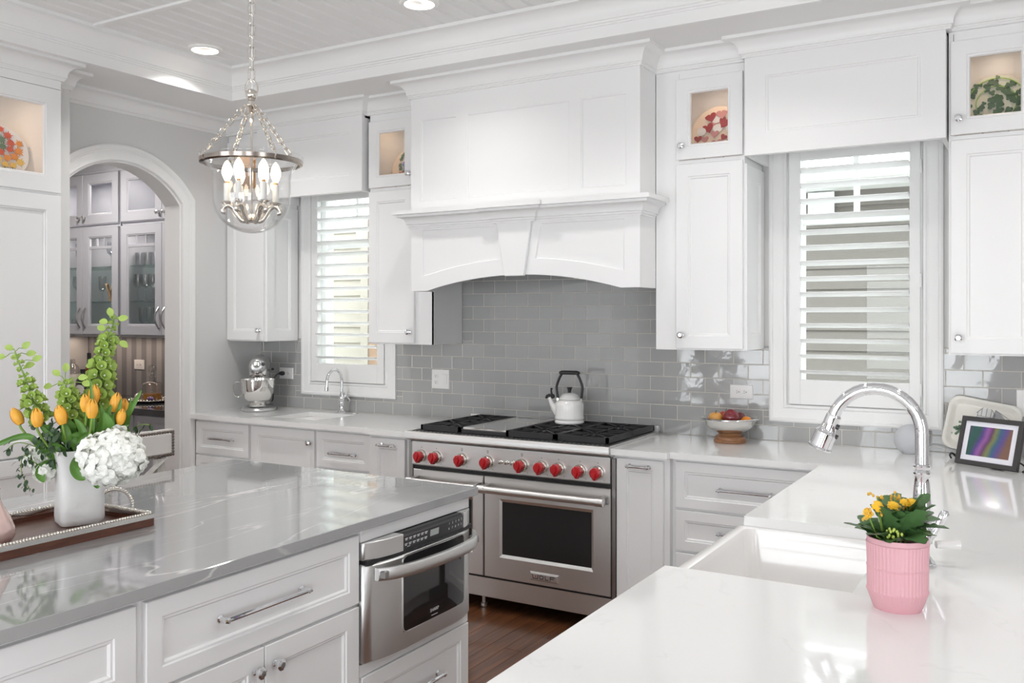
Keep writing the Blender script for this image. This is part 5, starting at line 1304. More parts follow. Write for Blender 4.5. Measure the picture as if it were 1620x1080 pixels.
ln = [((.100,.130),(.135,.174)),((.135,.174),(.170,.130)),((.105,.134),(.105,.075)),((.165,.134),(.165,.075)),((.105,.120),(.165,.120)),((.135,.168),(.135,.120)),((.118,.150),(.118,.120)),((.152,.150),(.152,.120)),((.112,.112),(.112,.090)),((.122,.112),(.122,.090)),((.112,.112),(.122,.112)),((.140,.112),(.140,.090)),((.152,.112),(.152,.090)),((.140,.112),(.152,.112)),((.165,.155),(.232,.121)),((.175,.100),(.190,.125)),((.190,.125),(.205,.100)),((.160,.1),(.235,.1)),((.090,.110),(.082,.085)),((.09,.11),(.10,.085)),((.08,.085),(.08,.04)),((.1,.085),(.1,.04)),((.232,.12),(.240,.095)),((.215,.095),(.215,.075)),((.13,.09),(.13,.075))]
paint([seg(a,b) for a, b in ln], 'painted_outline', 'ink', .0088)
gp = []
for k in range(26):
    a, b = random.gauss(.055,.012), random.gauss(.055,.016); gp.append([(a+.006*math.cos(2*PI*j/6),b+.006*math.sin(2*PI*j/6)) for j in range(6)])
paint(gp, 'painted_tree', 'paint_green', .0084)

# digital picture frame
A, Bq = onZ(1509,734,CT), onZ(1606.5,749,CT); Uv = (Bq-A); FW = Uv.length; Uv.normalize(); Nv = V3((Uv.y,-Uv.x,0)); Vv = (V3((0,0,1))-Nv*.30).normalized(); Wv = Uv.cross(Vv)
o = thing('picture_frame', 'black digital picture frame glowing with rainbow bands', 'picture frame', ((A.x+Bq.x)/2,(A.y+Bq.y)/2,CT))
FH = .208; Bf = (A+V3((0,0,.0085)), Uv, Vv, Wv)
fr_ = MB(Bf).rings(0,0,FW,FH,[(0,-.022),(0,-.002),(.002,0),(.018,0),(.020,-.004),(.020,-.008)],cap=False); fr_ = fr_.build('frame','frame_black',o,smooth=20)
MB(Bf).box((.004,.004,-.024),(FW-.004,FH-.004,-.010)).build('back_case','black_plastic',o)
MB(Bf).box((.018,.018,-.010),(FW-.018,FH-.018,-.0075)).build('mat_board','mat_board',o,smooth=0)
sx0, sx1, sy0_, sy1_ = .042, FW-.042, .042, FH-.040
sm = MB().box((-(sx1-sx0)/2,-.0006,-(sy1_-sy0_)/2),((sx1-sx0)/2,.0006,(sy1_-sy0_)/2)).build('screen_panel','screen',o,world=False,smooth=0)
cpt = A+V3((0,0,.0085))+Uv*((sx0+sx1)/2)+Vv*((sy0_+sy1_)/2)+Wv*(-.0068); sm.location = cpt-wloc(o)
sm.rotation_euler = Matrix((Uv, -Wv, Vv)).transposed().to_euler()
b0_ = A+Uv*FW*.5; MB().loft([[b0_+Uv*s+Vv*.10+Wv*-.022+V3((0,0,.0)) for s in (-.03,.03)],[b0_+Uv*s-Nv*.10*1.0+V3((0,0,.003)) for s in (-.03,.03)]],False).build('stand_leg','black_plastic',o,smooth=0)
E1 = A+Uv*FW*.98
pts = smooth_path([E1+V3((0,.03,.05)),E1+V3((.03,.05,.03)),E1+V3((.05,.03,.012)),E1+V3((.03,.02,.006)),E1+V3((.045,.06,.008)),E1+V3((.075,.05,.01)),E1+V3((.06,.02,.006)),E1+V3((.11,.07,.006)),E1+V3((.16,.2,.006))],6)
tag(MB().tube(pts,.0035,8).build('frame_cable','dark_rubber',smooth=60), 'coiled black cable behind the picture frame', 'cord')
tag(MB().tube(smooth_path([A+V3((-.012,.03,.02)),A+V3((-.018,.035,.035)),A+V3((-.008,.05,.04)),A+V3((.01,.08,.01))],5),.004,8).build('frame_cable','dark_rubber',smooth=60), 'short black cable loop at the left edge of the picture frame', 'cord')

# potted kalanchoe
pc0 = onZ(1421,967,CT); PTx, PTy = 3.294, -2.557
po = local('potted_plant', 'yellow flowering kalanchoe in a ribbed pink pot', 'plant', (PTx,PTy,CT))
zz = [(0,.0505),(.004,.053),(.040,.0625),(.046,.0615),(.088,.0625),(.094,.0612),(.132,.0630),(.150,.0630),(.156,.0618)]
L = []; NR = 96
for z, r in [(0,.049),(.003,.0505),(.037,.0620),(.0395,.0632),(.042,.0618),(.046,.0610),(.088,.0618),(.0905,.0630),(.093,.0618),(.097,.0612),(.140,.0630),(.1425,.0640),(.1445,.0632),(.152,.0632),(.155,.0628),(.1555,.0610),(.152,.0595),(.12,.059)]:
    L.append([((r+(.0013 if j % 2 and z < .143 and z > .003 else 0))*math.cos(2*PI*j/NR),(r+(.0013 if j % 2 and z < .143 and z > .003 else 0))*math.sin(2*PI*j/NR),z) for j in range(NR)])
part(MB().loft(L,True,True,False),'pot','pink_ceramic',po,smooth=14)
part(MB().lathe([(0,.134),(.03,.136),(.0595,.132)],(0,0,0),24),'soil','soil',po,smooth=40)
def leaf_mesh(L_, W_, name='leaf', serr=.24, curl=.15, n=9, m_='kalanchoe_leaf'):
    q = MB(); lo = []
    for i in range(n+1):
        t = i/n; w_ = W_*math.sin(PI*min(1,(t*.92+.06)))**.7*(1+serr*((-1)**i) if 0 < i < n else 1)
        z = -curl*L_*t*t; lo.append([(-w_,t*L_,z+.25*w_),(0,t*L_,z),(w_,t*L_,z+.25*w_)])
    q.loft(lo,False)
    q.loft([[(p[0],p[1],p[2]-.0008) for p in l] for l in lo],False)
    me = q.mesh(name,smooth=60,clean=False); me.materials.append(M[m_]); return me
lms = [leaf_mesh(.078,.021),leaf_mesh(.094,.023),leaf_mesh(.064,.019)]
for k in range(34):
    a = k*2.399+.3; el = R(22+60*((k*7) % 11)/11)
    if k % 5 == 0: el = R(14)
    o = bpy.data.objects.new('leaf', lms[k % 3]); col.objects.link(o); o.parent = po; rr3 = .008+.022*((k*5) % 7)/7
    o.location = (rr3*math.sin(-a),rr3*math.cos(a),.142+.050*((k*3) % 8)/8); o.rotation_euler = (el,random.uniform(-.4,.4),a); o.scale = (1,)*3
mf = MB()
for ring, (rr4, z, n_) in enumerate(((.007,.0,7),(.0045,.002,6),(.002,.0035,4))):
    for j in range(n_):
        a = 2*PI*j/n_+ring*.4; c = (rr4*math.cos(a),rr4*math.sin(a),z); mf.sphere(c,.0034,6,4,(1,1,.45))
fm = mf.mesh('flower',smooth=60); fm.materials.append(M['kalanchoe_flower'])
bm_ = MB().sphere((0,0,0),.0030,6,5,(1,1,1.3)).mesh('bud',smooth=60); bm_.materials.append(M['kalanchoe_bud']); bg_ = bm_.copy(); bg_.materials.clear(); bg_.materials.append(M['green_bud'])
dp = (V3((PTx,PTy,CT))-CAM).dot(V3((-math.sin(YAW),math.cos(YAW),0)))
def at_pot(px, py, dd=0): return onD(px,py,dp+dd)-V3((PTx,PTy,CT))
for px, py, dd, ft in ((1387,801,-.02,2),(1373,812,-.03,1),(1415,799,.0,2),(1436,797,.01,2),(1452,816,-.03,2),(1388,787,.01,0),(1416,783,.02,0),(1412,847,-.055,3)):
    c = at_pot(px,py,dd)
    if ft in (1,2):
        for k in range(3 if ft == 2 else 1):
            o = bpy.data.objects.new('flower', fm); col.objects.link(o); o.parent = po; o.location = c+V3((random.uniform(-.010,.010),random.uniform(-.008,.008),random.uniform(-.004,.005)))*(k > 0); o.rotation_euler = (random.uniform(.2,.9),random.uniform(-.5,.5),YAW+random.uniform(-.6,.6)); o.scale = (1.15,)*3
    nb = 9 if ft != 3 else 16
    for k in range(nb):
        o = bpy.data.objects.new('bud', bg_ if ft == 3 else bm_); col.objects.link(o); o.parent = po; o.location = c+V3((random.gauss(0,.008),random.gauss(0,.006),random.gauss(-.006 if ft in (1,2) else 0,.007)))
    MB().tube([V3((c.x*.3,c.y*.3,.14)),V3((c.x*.7,c.y*.7,.16)),c],.0016,6).build('flower_stalk','stem_green',po,world=False)
# ------------------------------------------------------------------ plates behind the cabinet glass
def plate(label, c, r, parts, tilt=R(14), yaw=0, matn='pane', easel=True, base='plate_cream', lift=.035):
    o = thing('plate', label, 'plate', c, yaw)
    Bq = (V3((0,-.01,lift)), V3((1,0,0)), V3((0,math.sin(tilt),math.cos(tilt))), V3((0,-math.cos(tilt),math.sin(tilt))))
    part(MB(Bq).loft([[(r_*math.cos(2*PI*j/40),r+r_*math.sin(2*PI*j/40),z) for j in range(40)] for r_, z in ((r*.55,0),(r*.66,.003),(r*.70,.008),(r,.016),(r,.019),(r*.70,.012),(r*.62,.006),(r*.5,.004))],True,True,True),'dish',base,o,smooth=50)
    for nm, mt, polys in parts:
        q = MB(Bq)
        for pg in polys:
            cx = sum(p[0] for p in pg)/len(pg); cy = sum(p[1] for p in pg)/len(pg)-r; d = math.hypot(cx,cy)/r
            z = .0205 if d > .95 else .006+.0145*max(0,(d-.62)/.38)+.0015
            z += .0035
            q.prism(pg, z, z+.0012+random.random()*.0012)
        part(q,nm,mt,o,smooth=0,clean=False)['kind'] = 'stuff'
    if easel:
        part(MB().tube([(-.05,.06,.002),(-.05,-.03,.002),(-.05,-.045,.012),(-.05,-.048,.036),(-.05,-.052,.060)],.0040,6),'easel','easel',o); part(MB().tube([(.05,.06,.002),(.05,-.03,.002),(.05,-.045,.012),(.05,-.048,.036),(.05,-.052,.060)],.0040,6),'easel','easel',o)
    return o
def blob(cx, cy, s, k, rot=0):
    if k == 'heart':
        pts = []
        for j in range(18):
            t = 2*PI*j/18; x = 16*math.sin(t)**3; y = 13*math.cos(t)-5*math.cos(2*t)-2*math.cos(3*t)-math.cos(4*t); pts.append((x/16*s,y/16*s))
    elif k == 'clover':
        pts = []
        for j in range(30):
            t = 2*PI*j/30; rr5 = s*(.55+.45*abs(math.sin(1.5*t))); pts.append((rr5*math.sin(t),rr5*math.cos(t)))
    elif k == 'maple':
        pts = []
        for j in range(20):
            t = 2*PI*j/20; rr5 = s*(1 if j % 4 == 0 else .75 if j % 2 == 0 else .48); pts.append((rr5*math.sin(t),rr5*math.cos(t)))
    else: pts = [(s*math.cos(2*PI*j/10),s*math.sin(2*PI*j/10)*.85) for j in range(10)]
    c, s_ = math.cos(rot), math.sin(rot); pts = [(cx+p[0]*c-p[1]*s_,cy+p[0]*s_+p[1]*c) for p in pts]
    a = sum(pts[i-1][0]*pts[i][1]-pts[i][0]*pts[i-1][1] for i in range(len(pts)))
    return pts if a > 0 else pts[::-1]
shelf = SPL+.012
r = .135
H = [blob(*a) for a in ((.030,.155,.030,'heart',-.5),(-.045,.135,.026,'heart',.4),(-.035,.185,.026,'heart',.3),(-.085,.085,.018,'heart',0),(.03,.085,.016,'heart',-.6),(.045,.05,.028,'heart',.2),(.085,.11,.02,'heart',-.3))]
Hp = [blob(*a) for a in ((.015,.195,.026,'heart',.2),(-.018,.150,.020,'heart',-.4),(-.012,.105,.020,'heart',-.1),(-.055,.083,.018,'heart',.1),(0,.055,.028,'heart',.1),(.075,.075,.026,'heart',-.2),(.075,.165,.022,'heart',-.9))]
Hc = [blob(*a) for a in ((-.01,.175,.024,'r',0),(0,.130,.024,'r',0),(-.075,.12,.024,'r',0),(.055,.125,.02,'r',0),(.06,.02,.03,'r',0))]
H, Hp, Hc = [[[(x*1.17,y*1.17) for x, y in pg] for pg in l] for l in (H, Hp, Hc)]
plate('cream plate covered with red and pink hearts behind glass', (onY(1134,190,-.15).x,-.15,shelf), r, [('painted_blush','plate_heart_pale',Hp),('painted_puff','print_white',Hc),('painted_heart','plate_heart',H)])
r = .130; S1 = []
for k in range(64):
    d = r*math.sqrt(random.random())*.93; a = k*2.4; S1.append(blob(d*math.cos(a),r+d*math.sin(a),random.uniform(.010,.019),'clover',random.random()*6))
bands = []
for rr6 in (.114,.080):
    for j in range(40):
        a, b = 2*PI*j/40, 2*PI*(j+1)/40; bands.append([((rr6-.002)*math.cos(a),r+(rr6-.002)*math.sin(a)),((rr6+.002)*math.cos(a),r+(rr6+.002)*math.sin(a)),((rr6+.002)*math.cos(b),r+(rr6+.002)*math.sin(b)),((rr6-.002)*math.cos(b),r+(rr6-.002)*math.sin(b))])
plate('plate scattered with dark green shamrocks behind glass', (onY(1576,150,-.15).x,-.15,shelf), r, [('painted_band','plate_band',bands),('painted_shamrock','plate_shamrock',S1)], base='plate_sage')
r = .115; B1, G1 = [], []
for k in range(70):
    cx, cy = ((.02,.175) if k % 2 else (-.005,.125)); a = k*2.4; d = .038*math.sqrt(random.random()); B1.append(blob(cx+d*math.cos(a),cy+d*math.sin(a),.0075,'r',0))
for k in range(16): a = k*2.4; G1.append(blob(.0+.062*math.cos(a),.145+.07*math.sin(a),.018,'maple',a))
plate('plate painted with blue hydrangeas in a clay pot behind glass', (max(onY(632,250,-.15).x,.142),-.15,shelf), r, [('painted_leaf','plate_leaf_green',G1),('painted_pot','plate_terracotta',[[(-.05,.04),(.05,.04),(.06,.085),(-.06,.085)]]),('painted_bloom','plate_blue',B1)])
r = .15; P1, P2, P3, P4 = [], [], [], []
for k in range(34):
    a = k*2.4; d = .13*math.sqrt((k+.5)/34); p = blob(d*math.cos(a),r+d*math.sin(a),random.uniform(.022,.032),'maple',a); (P1,P2,P3,P4)[k % 4].append(p)
sp_ = onX(-2,275,-1.12)
plate('plate painted with red and gold autumn leaves in the tall cabinet', (-1.12,sp_.y,2.201), r, [('painted_red_leaf','plate_leaf',P1),('painted_orange_leaf','plate_leaf_orange',P2),('painted_gold_leaf','plate_leaf_gold',P3),('painted_green_leaf','plate_leaf_green',P4)], yaw=PI/2-.2, base='print_white', lift=.06)
# orange vase in the corner wall cabinet, seen past the pendant
lathe_thing('amber_vase', 'amber orange vase inside the corner wall cabinet', 'vase', (-1.09,-.15,shelf), [('body','apple_gold',[(0,0),(.05,0),(.06,.02),(.085,.10),(.09,.18),(.07,.26),(.075,.29),(.07,.29),(0,.05)],24)])
puck(tc_, -1.15, -2.15, 2.765, 1.5)

# ------------------------------------------------------------------ counter stool beyond the island
st_ = local('counter_stool', 'weathered wood counter stool with linen back and nailhead trim', 'stool', (.33,-2.125,0))
cx = -.20
def rail(z0, z1, name, m_, x0, x1, y0=-.225, y1=.225, bev=.004): return part(MB().box((x0,y0,z0),(x1,y1,z1)),name,m_,st_,bevel=bev)
rail(.912,1.036,'back_frame','weathered_wood',cx-.030,cx); rail(.925,1.023,'back_pad','linen',cx-.002,cx+.018,-.208,.208,.008)
nm_ = MB().sphere((0,0,0),(.0070),8,5,(.6,1,1)).mesh('nail',smooth=60); nm_.materials.append(M['nailhead'])
nails = [(y,z) for z in (.922,1.026) for y in [-.214+.0143*k for k in range(31)]]+[(y,z) for y in (-.215,.215) for z in [.935+.0135*k for k in range(7)]]
for y, z in nails:
    o = bpy.data.objects.new('nail', nm_); col.objects.link(o); o.parent = st_; o.location = (cx+.012,y,z)
for y in (-.155,.155):
    part(MB().loft([[(cx-.028+dx2,y-.022,z),(cx+.004+dx2,y-.022,z),(cx+.004+dx2,y+.022,z),(cx-.028+dx2,y+.022,z)] for z, dx2 in ((0,.02),(.62,.02),(.91,0))],True,True,True),'leg','weathered_wood',st_,bevel=.003)
    part(MB().box((.18,y-.02,0),(.22,y+.02,.58)),'leg','weathered_wood',st_,bevel=.003)
for s in (-1,1): part(MB().tube([(cx-.004,-.19*s,.915),(cx+.008,.19*s,.66)],.020,4,flat=.6),'cross_brace','weathered_wood',st_)
part(MB().box((-.20,-.215,.56),(.23,.215,.61)),'seat_frame','weathered_wood',st_,bevel=.004); part(MB().box((-.195,-.22,.61),(.235,.22,.67)),'seat_pad','linen',st_,bevel=.02,seg=3)
part(MB().box((-.18,-.20,.25),(-.15,.20,.29)),'stretcher','weathered_wood',st_); part(MB().box((.185,-.20,.20),(.215,.20,.24)),'foot_rest','weathered_wood',st_)

# ------------------------------------------------------------------ serving tray on the island
TRx0, TRx1, TRy0, TRy1 = .875, 1.235, -3.62, -2.868
tr = thing('serving_tray', 'walnut serving tray with silver beaded rim and handles', 'tray', ((TRx0+TRx1)/2,(TRy0+TRy1)/2,CT))
MB().box((TRx0+.004,TRy0+.004,CT),(TRx1-.004,TRy1-.004,CT+.010)).build('tray_floor','walnut',tr)
tw = MB()
for a, b in (((TRx0,TRy0),(TRx0+.012,TRy1)),((TRx1-.012,TRy0),(TRx1,TRy1)),((TRx0+.012,TRy0),(TRx1-.012,TRy0+.012)),((TRx0+.012,TRy1-.012),(TRx1-.012,TRy1))): tw.box((a[0],a[1],CT+.0005),(b[0],b[1],CT+.030))
tw.build('tray_wall','walnut',tr,smooth=0)
sv = MB()
for a, b in (((TRx0-.002,TRy0-.002),(TRx0+.014,TRy1+.002)),((TRx1-.014,TRy0-.002),(TRx1+.002,TRy1+.002)),((TRx0+.014,TRy0-.002),(TRx1-.014,TRy0+.014)),((TRx0+.014,TRy1-.014),(TRx1-.014,TRy1+.002))): sv.box((a[0],a[1],CT+.024),(b[0],b[1],CT+.037))
sv.build('silver_band','polished_steel',tr,smooth=0)
bd_ = MB(); sp2 = .0088
for k in range(int((TRy1-TRy0)/sp2)):
    for x in (TRx0+.005,TRx1-.005): bd_.sphere((x,TRy0+.004+k*sp2,CT+.040),.0047,7,5)
for k in range(int((TRx1-TRx0)/sp2)):
    for y in (TRy0+.005,TRy1-.005): bd_.sphere((TRx0+.006+k*sp2,y,CT+.040),.0047,7,5)
q = bd_.build('beaded_rim','nickel',tr,smooth=80,clean=False)
xm = (TRx0+TRx1)/2
for y, s in ((TRy1-.004,1),(TRy0+.004,-1)):
    hpts = [(xm+.085*math.cos(t),y+s*.012*math.sin(t),CT+.038+.052*math.sin(t)) for t in [PI*k/22 for k in range(23)]]
    h_ = MB().tube(hpts,.0042,8).build('tray_handle','nickel',tr,smooth=60)
    hb = MB()
    for p in hpts: hb.sphere((p[0],p[1],p[2]+.004),.0047,7,5)
    hb.build('handle_beads','nickel',h_,smooth=80,clean=False)
# pink pearly bottle vase
p = onZ(-14,866,CT+.012)
lathe_thing('bud_vase', 'pearly pink teardrop bud vase on the serving tray', 'vase', (p.x-.020,p.y+.02,CT+.0102), [('body','pearl_pink',[(0,0),(.028,0),(.042,.008),(.052,.028),(.050,.050),(.038,.080),(.022,.108),(.014,.130),(.013,.150),(.017,.158),(.014,.156),(.010,.13),(0,.12)],32)])

# ------------------------------------------------------------------ white vase and its flowers
VX, VY, VZ = 1.035, -2.980, CT+.0102
VD = (V3((VX,VY,0))-V3((CAM.x,CAM.y,0))).dot(V3((-math.sin(YAW),math.cos(YAW),0)))
def vp(px, py, dd=0): return onD(px, py, VD+dd)
vs_ = thing('flower_vase', 'white square ceramic vase holding the flowers', 'vase', (VX,VY,VZ), R(-22))
L = []
def sq(s, z, e=5.0, tw=0):
    l = []
    for j in range(40):
        t = 2*PI*j/40+PI/4; c, s_ = math.cos(t), math.sin(t); k = (abs(c)**e+abs(s_)**e)**(-1/e); x, y = s*k*c, s*k*s_
        l.append((x*math.cos(tw)-y*math.sin(tw),x*math.sin(tw)+y*math.cos(tw),z))
    return l
for s, z, tw in ((.060,0,0),(.064,.003,0),(.066,.02,0),(.066,.08,.03),(.065,.13,.05),(.066,.17,.06),(.072,.205,.06),(.078,.222,.06),(.079,.226,.06),(.075,.226,.06),(.064,.19,.06),(.060,.10,.04)): L.append(sq(s*.95,z,7.0,-tw))
part(MB().loft(L,True,True,False),'body','vase_ceramic',vs_,smooth=60)
part(MB().lathe([(0,.16),(.05,.16),(.062,.158)],(0,0,0),20),'foliage_base','leaf_dark',vs_)
mouth = V3((VX,VY,VZ+.215))
def into(p): return mouth+V3(((p.x-mouth.x)*.18,(p.y-mouth.y)*.18,-.06))
# bells of ireland
bell = MB()
Lb = [[(r8*math.cos(2*PI*j/10)*(1+(.10*math.cos(2.5*2*PI*j/10)) if z > .012 else r8*0+math.cos(2*PI*j/10)*r8),r8*math.sin(2*PI*j/10),z) for j in range(10)] for r8, z in ((.003,0),(.008,.006),(.012,.013),(.0175,.019))]
Lb = [[(r8*math.cos(2*PI*j/10),r8*math.sin(2*PI*j/10),z+(.0022*math.cos(5*2*PI*j/10) if z > .02 else 0)) for j in range(10)] for r8, z in ((.002,0),(.007,.006),(.010,.015),(.0165,.026),(.0155,.0263),(.009,.016),(.005,.008))]
bell.loft(Lb,True,True,True)
bell_me = bell.mesh('bell',smooth=60); bell_me.materials.append(M['bell_green'])
heart_me = MB().sphere((0,0,.016),.0036,7,5).mesh('bell_heart',smooth=60); heart_me.materials.append(M['bell_heart'])
rl_me = leaf_mesh(.032,.012,'small_leaf',.08,.2,10,'bell_green')
def bells(label, pts, widths, top_leaves, gap=.021, start=0.0):
    P = [vp(*p) for p in pts]; path = smooth_path([into(P[0])]+P,8)
    o = thing('bells_of_ireland', label, 'flower', path[0])
    MB().tube(path,[.005-.003*i/len(path) for i in range(len(path))],7).build('stem','stem_green',o,smooth=60)
    acc = 0; k = 0; tot = sum((path[i+1]-path[i]).length for i in range(len(path)-1)); run_ = 0
    for i in range(len(path)-1):
        d = path[i+1]-path[i]; run_ += d.length; acc += d.length
        f = run_/tot
        if f < start: acc = 0; continue
        wi = widths(f)
        if acc > gap*(.5+.5*wi)*.86:
            acc = 0; n_ = 6 if wi > .55 else 3
            T = d.normalized(); n1 = T.orthogonal().normalized(); n2 = T.cross(n1)
            for j in range(n_):
                a = 2*PI*j/n_+k*.63; out = (n1*math.cos(a)+n2*math.sin(a)); dirv = (out+T*.35).normalized()
                b = bpy.data.objects.new('bell', bell_me); col.objects.link(b); b.parent = o
                sc = 1.02*wi*random.uniform(.9,1.14); b.location = path[i]+out*(.010*wi)-wloc(o); b.rotation_euler = dirv.to_track_quat('Z','Y').to_euler(); b.scale = (sc,sc,sc*1.1)
                h = bpy.data.objects.new('bell_heart', heart_me); col.objects.link(h); h.parent = b
            k += 1
    for px, py, ang in top_leaves:
        c = vp(px,py); nb = min(path, key=lambda p: (p-c).length); MB().tube([nb,(nb+c)/2+V3((0,0,.006)),c],.0012,5).build('leaf_stalk','stem_green',o); b = bpy.data.objects.new('leaf', rl_me); col.objects.link(b); b.parent = o; b.location = c-wloc(o); rt_ = V3((math.cos(YAW),math.sin(YAW),0)); yv = (rt_*math.cos(ang)+V3((0,0,1))*math.sin(ang)); zv = ((CAM-c).normalized()+V3((0,0,.35))).normalized(); zv = (zv-yv*zv.dot(yv)).normalized(); b.rotation_euler = Matrix((yv.cross(zv),yv,zv)).transposed().to_euler(); b.scale = (.85,)*3
    return o
bells('tall thick green bells of ireland spike standing upright in the vase', [(146,722,.05),(150,680,.075),(154,640,.075),(159,600,.075),(164,562,.075),(172,535,.075),(179,512,.075),(182,498,.075)], lambda f: 1.0 if f < .70 else .72 if f < .86 else .38, [(166,522,2.6),(190,540,-.6),(188,505,.3),(170,510,2.9),(176,500,1.8)], .024, .28)
bells('drooping green bells of ireland spike leaning to the tall cabinet', [(104,724),(82,690),(62,655,-.02),(50,627,-.03),(40,598,-.03),(29,572,-.03),(24,556,-.03)], lambda f: .85 if f < .62 else .6 if f < .8 else .36, [(8,565,3.0),(42,560,.2),(52,570,.5),(20,553,2.6),(36,551,.8),(40,579,.3),(30,566,2.9)], .030, .42)
bells('short green bells of ireland spike between the other two', [(122,724,.005),(118,690,.005),(113,655,.005),(107,625,.005),(103,603,.005)], lambda f: .82 if f < .93 else .55, [(82,611,3.1),(104,588,1.5),(124,598,.2),(130,605,-.2),(94,594,2.4)], .021, .40)
# tulips
def tulip(px, py, dd, size, lean, label='orange tulip bloom in the white vase', closed=.5):
    c = vp(px,py,dd); path = smooth_path([into(c),into(c)*.45+c*.55+V3((0,0,-.02)),c-V3((lean*.012,0,.02)),c],5)
    o = thing('tulip', label, 'flower', path[0], group='orange tulips in the vase')
    MB().tube(path,.0036,7).build('stem','stem_green',o,smooth=60)
    h = .058*size; wv = .0172*size
    ax = (V3((lean*.75,0,1))).normalized(); ax = V3((math.cos(YAW)*lean*.75,math.sin(YAW)*lean*.75,1)).normalized(); qd = ax.to_track_quat('Z','Y').to_euler()
    for k in range(6):
        a = k*PI/3+px; q = MB(); lo = []; oo = .93 if k % 2 else 1.0
        for i in range(8):
            t = i/7; rr7 = wv*math.sin(PI*min(.97,(.13+.84*t)))**.65*oo*(1 if t < .75 else 1-.5*(t-.75)); hw_ = (.62*(1-max(0,(t-.45)/.55)**2.2)+.02)*1.05
            lo.append([(rr7*math.cos(a+s*hw_),rr7*math.sin(a+s*hw_),t*h) for s in (-1,-.5,0,.5,1)])
        q.loft(lo,False)
        p_ = part(q,'petal','tulip',o,smooth=70,clean=False); p_.location = c-path[0]-ax*.006; p_.rotation_euler = qd
    return o
TL = ['outermost orange tulip leaning out towards the tall cabinet','orange tulip between the outermost one and the short green spike','orange tulip drooping in front of the short green spike']+['orange tulip in the cluster before the tall green spike']*3+['orange tulip in the cluster beside the long pointed leaf']*3
for tl_, a in zip(TL, ((32,668,-.03,1.0,-.75),(60,672,-.085,1.0,-.15),(99,668,-.085,1.05,-.35),(148,636,-.03,1.05,.1),(136,648,-.065,.95,-.1),(145,658,-.105,1.0,.05),(181,648,-.02,1.05,.25),(195,656,.040,1.0,.1),(190,668,-.05,.85,.25))): tulip(*a, label=tl_)
# strap leaves
LSP = {(224,617): 'longest pointed leaf rising past the tulip cluster towards the arch', (-25,715): 'long arching leaf drooping out towards the tall cabinet', (135,758): 'green leaf hanging down the vase beside the hydrangea', (155,772): 'small green leaf tip poking out below the hydrangea', (66,752): 'broad green leaf hanging beside the vase rim', (70,762): 'lowest broad green leaf hanging left of the vase'.replace(' left of', ' clear of'), (143,600): 'narrow upright leaf against the tall green spike', (207,628): 'thin upright leaf beyond the tulip cluster near the arch'}
def blade(label, pts, wd, parent=None):
    label = LSP.get(tuple(pts[-1][:2]), label)
    P = smooth_path([vp(*p) for p in pts],6); n_ = len(P); q = MB(); lo = []
    rt = V3((math.cos(YAW),math.sin(YAW),0))
    for i, p in enumerate(P):
        t = i/(n_-1); T = (P[min(i+1,n_-1)]-P[max(i-1,0)]).normalized(); vw = (p-CAM).normalized(); s = T.cross(vw).normalized(); w_ = wd*math.sin(PI*(.10+.88*t))**.8
        lo.append([p-s*w_,p-s*w_*.5+vw*w_*.30,p+vw*w_*.42,p+s*w_*.5+vw*w_*.30,p+s*w_])
    q.loft(lo,False); q.loft([[v+V3((0,0,-.0006)) for v in l] for l in lo],False)
    return tag(q.build('tulip_leaf','leaf_green',smooth=70,clean=False), label, 'leaf', 'long green tulip leaves in the vase')
LBl = 'long green tulip leaf rising from the white vase'
for pts, wd in (([(130,735),(125,700,-.03),(112,675,-.06),(97,655,-.07)],.016),([(150,730),(152,690,-.02),(140,655,-.03),(130,622,-.03)],.014),([(160,735),(165,705,-.04),(172,680,-.05),(178,655,-.05)],.018),([(170,730),(182,690,-.02),(205,650,-.02),(224,617,-.02)],.010),([(175,735),(190,700,-.01),(202,665,-.01),(207,628,-.01)],.008),([(178,728),(176,700,-.06),(172,672,-.08),(165,652,-.08)],.018),([(110,735),(80,720,-.05),(45,690,-.06),(0,701,-.06),(-25,715,-.06)],.009),([(118,728),(112,755,-.09),(122,778,-.10),(134,757,-.11)],.001),([(122,722,-.06),(118,738,-.11),(124,752,-.12),(135,758,-.12)],.014),([(150,735,-.08),(150,750,-.11),(153,765,-.12),(155,772,-.12)],.012),([(90,735,-.03),(72,742,-.05),(62,742,-.06),(66,752,-.06)],.018),([(128,730,-.05),(118,700,-.07),(95,690,-.08),(88,702,-.08)],.014),([(160,728),(150,700,-.06),(135,690,-.07),(122,700,-.08)],.014),([(165,732),(176,712,-.05),(194,680,-.05),(204,671,-.05)],.007)):
    if wd > .002: blade(LBl, pts, wd)
for pts, wd in (([(140,728),(144,690,-.05),(146,650,-.06),(143,600,-.05)],.008),([(152,728),(158,690,-.05),(163,668,-.06),(160,640,-.06)],.013),([(186,725),(184,690,-.03),(186,660,-.04),(192,630,-.03)],.009),([(120,725),(108,700,-.07),(104,680,-.08),(96,665,-.08)],.013),([(130,728),(136,700,-.06),(128,675,-.07),(118,662,-.07)],.011),([(104,728),(92,700,-.06),(72,682,-.07),(62,668,-.07)],.008),([(100,728),(86,705,-.06),(80,680,-.06),(68,672,-.07)],.010),([(182,725),(192,705,-.02),(200,690,-.02),(204,678,-.02)],.010),([(96,735,-.02),(78,735,-.05),(64,748,-.07),(70,762,-.08)],.017),([(128,720,-.04),(140,705,-.08),(150,700,-.09),(160,706,-.10)],.014),([(112,722,-.04),(96,712,-.08),(84,708,-.09),(74,716,-.10)],.014),([(172,725),(166,690,-.04),(168,660,-.05),(176,640,-.05)],.012),([(150,725),(138,698,-.06),(126,688,-.07),(112,688,-.08)],.012)):
    blade(LBl, pts, wd)
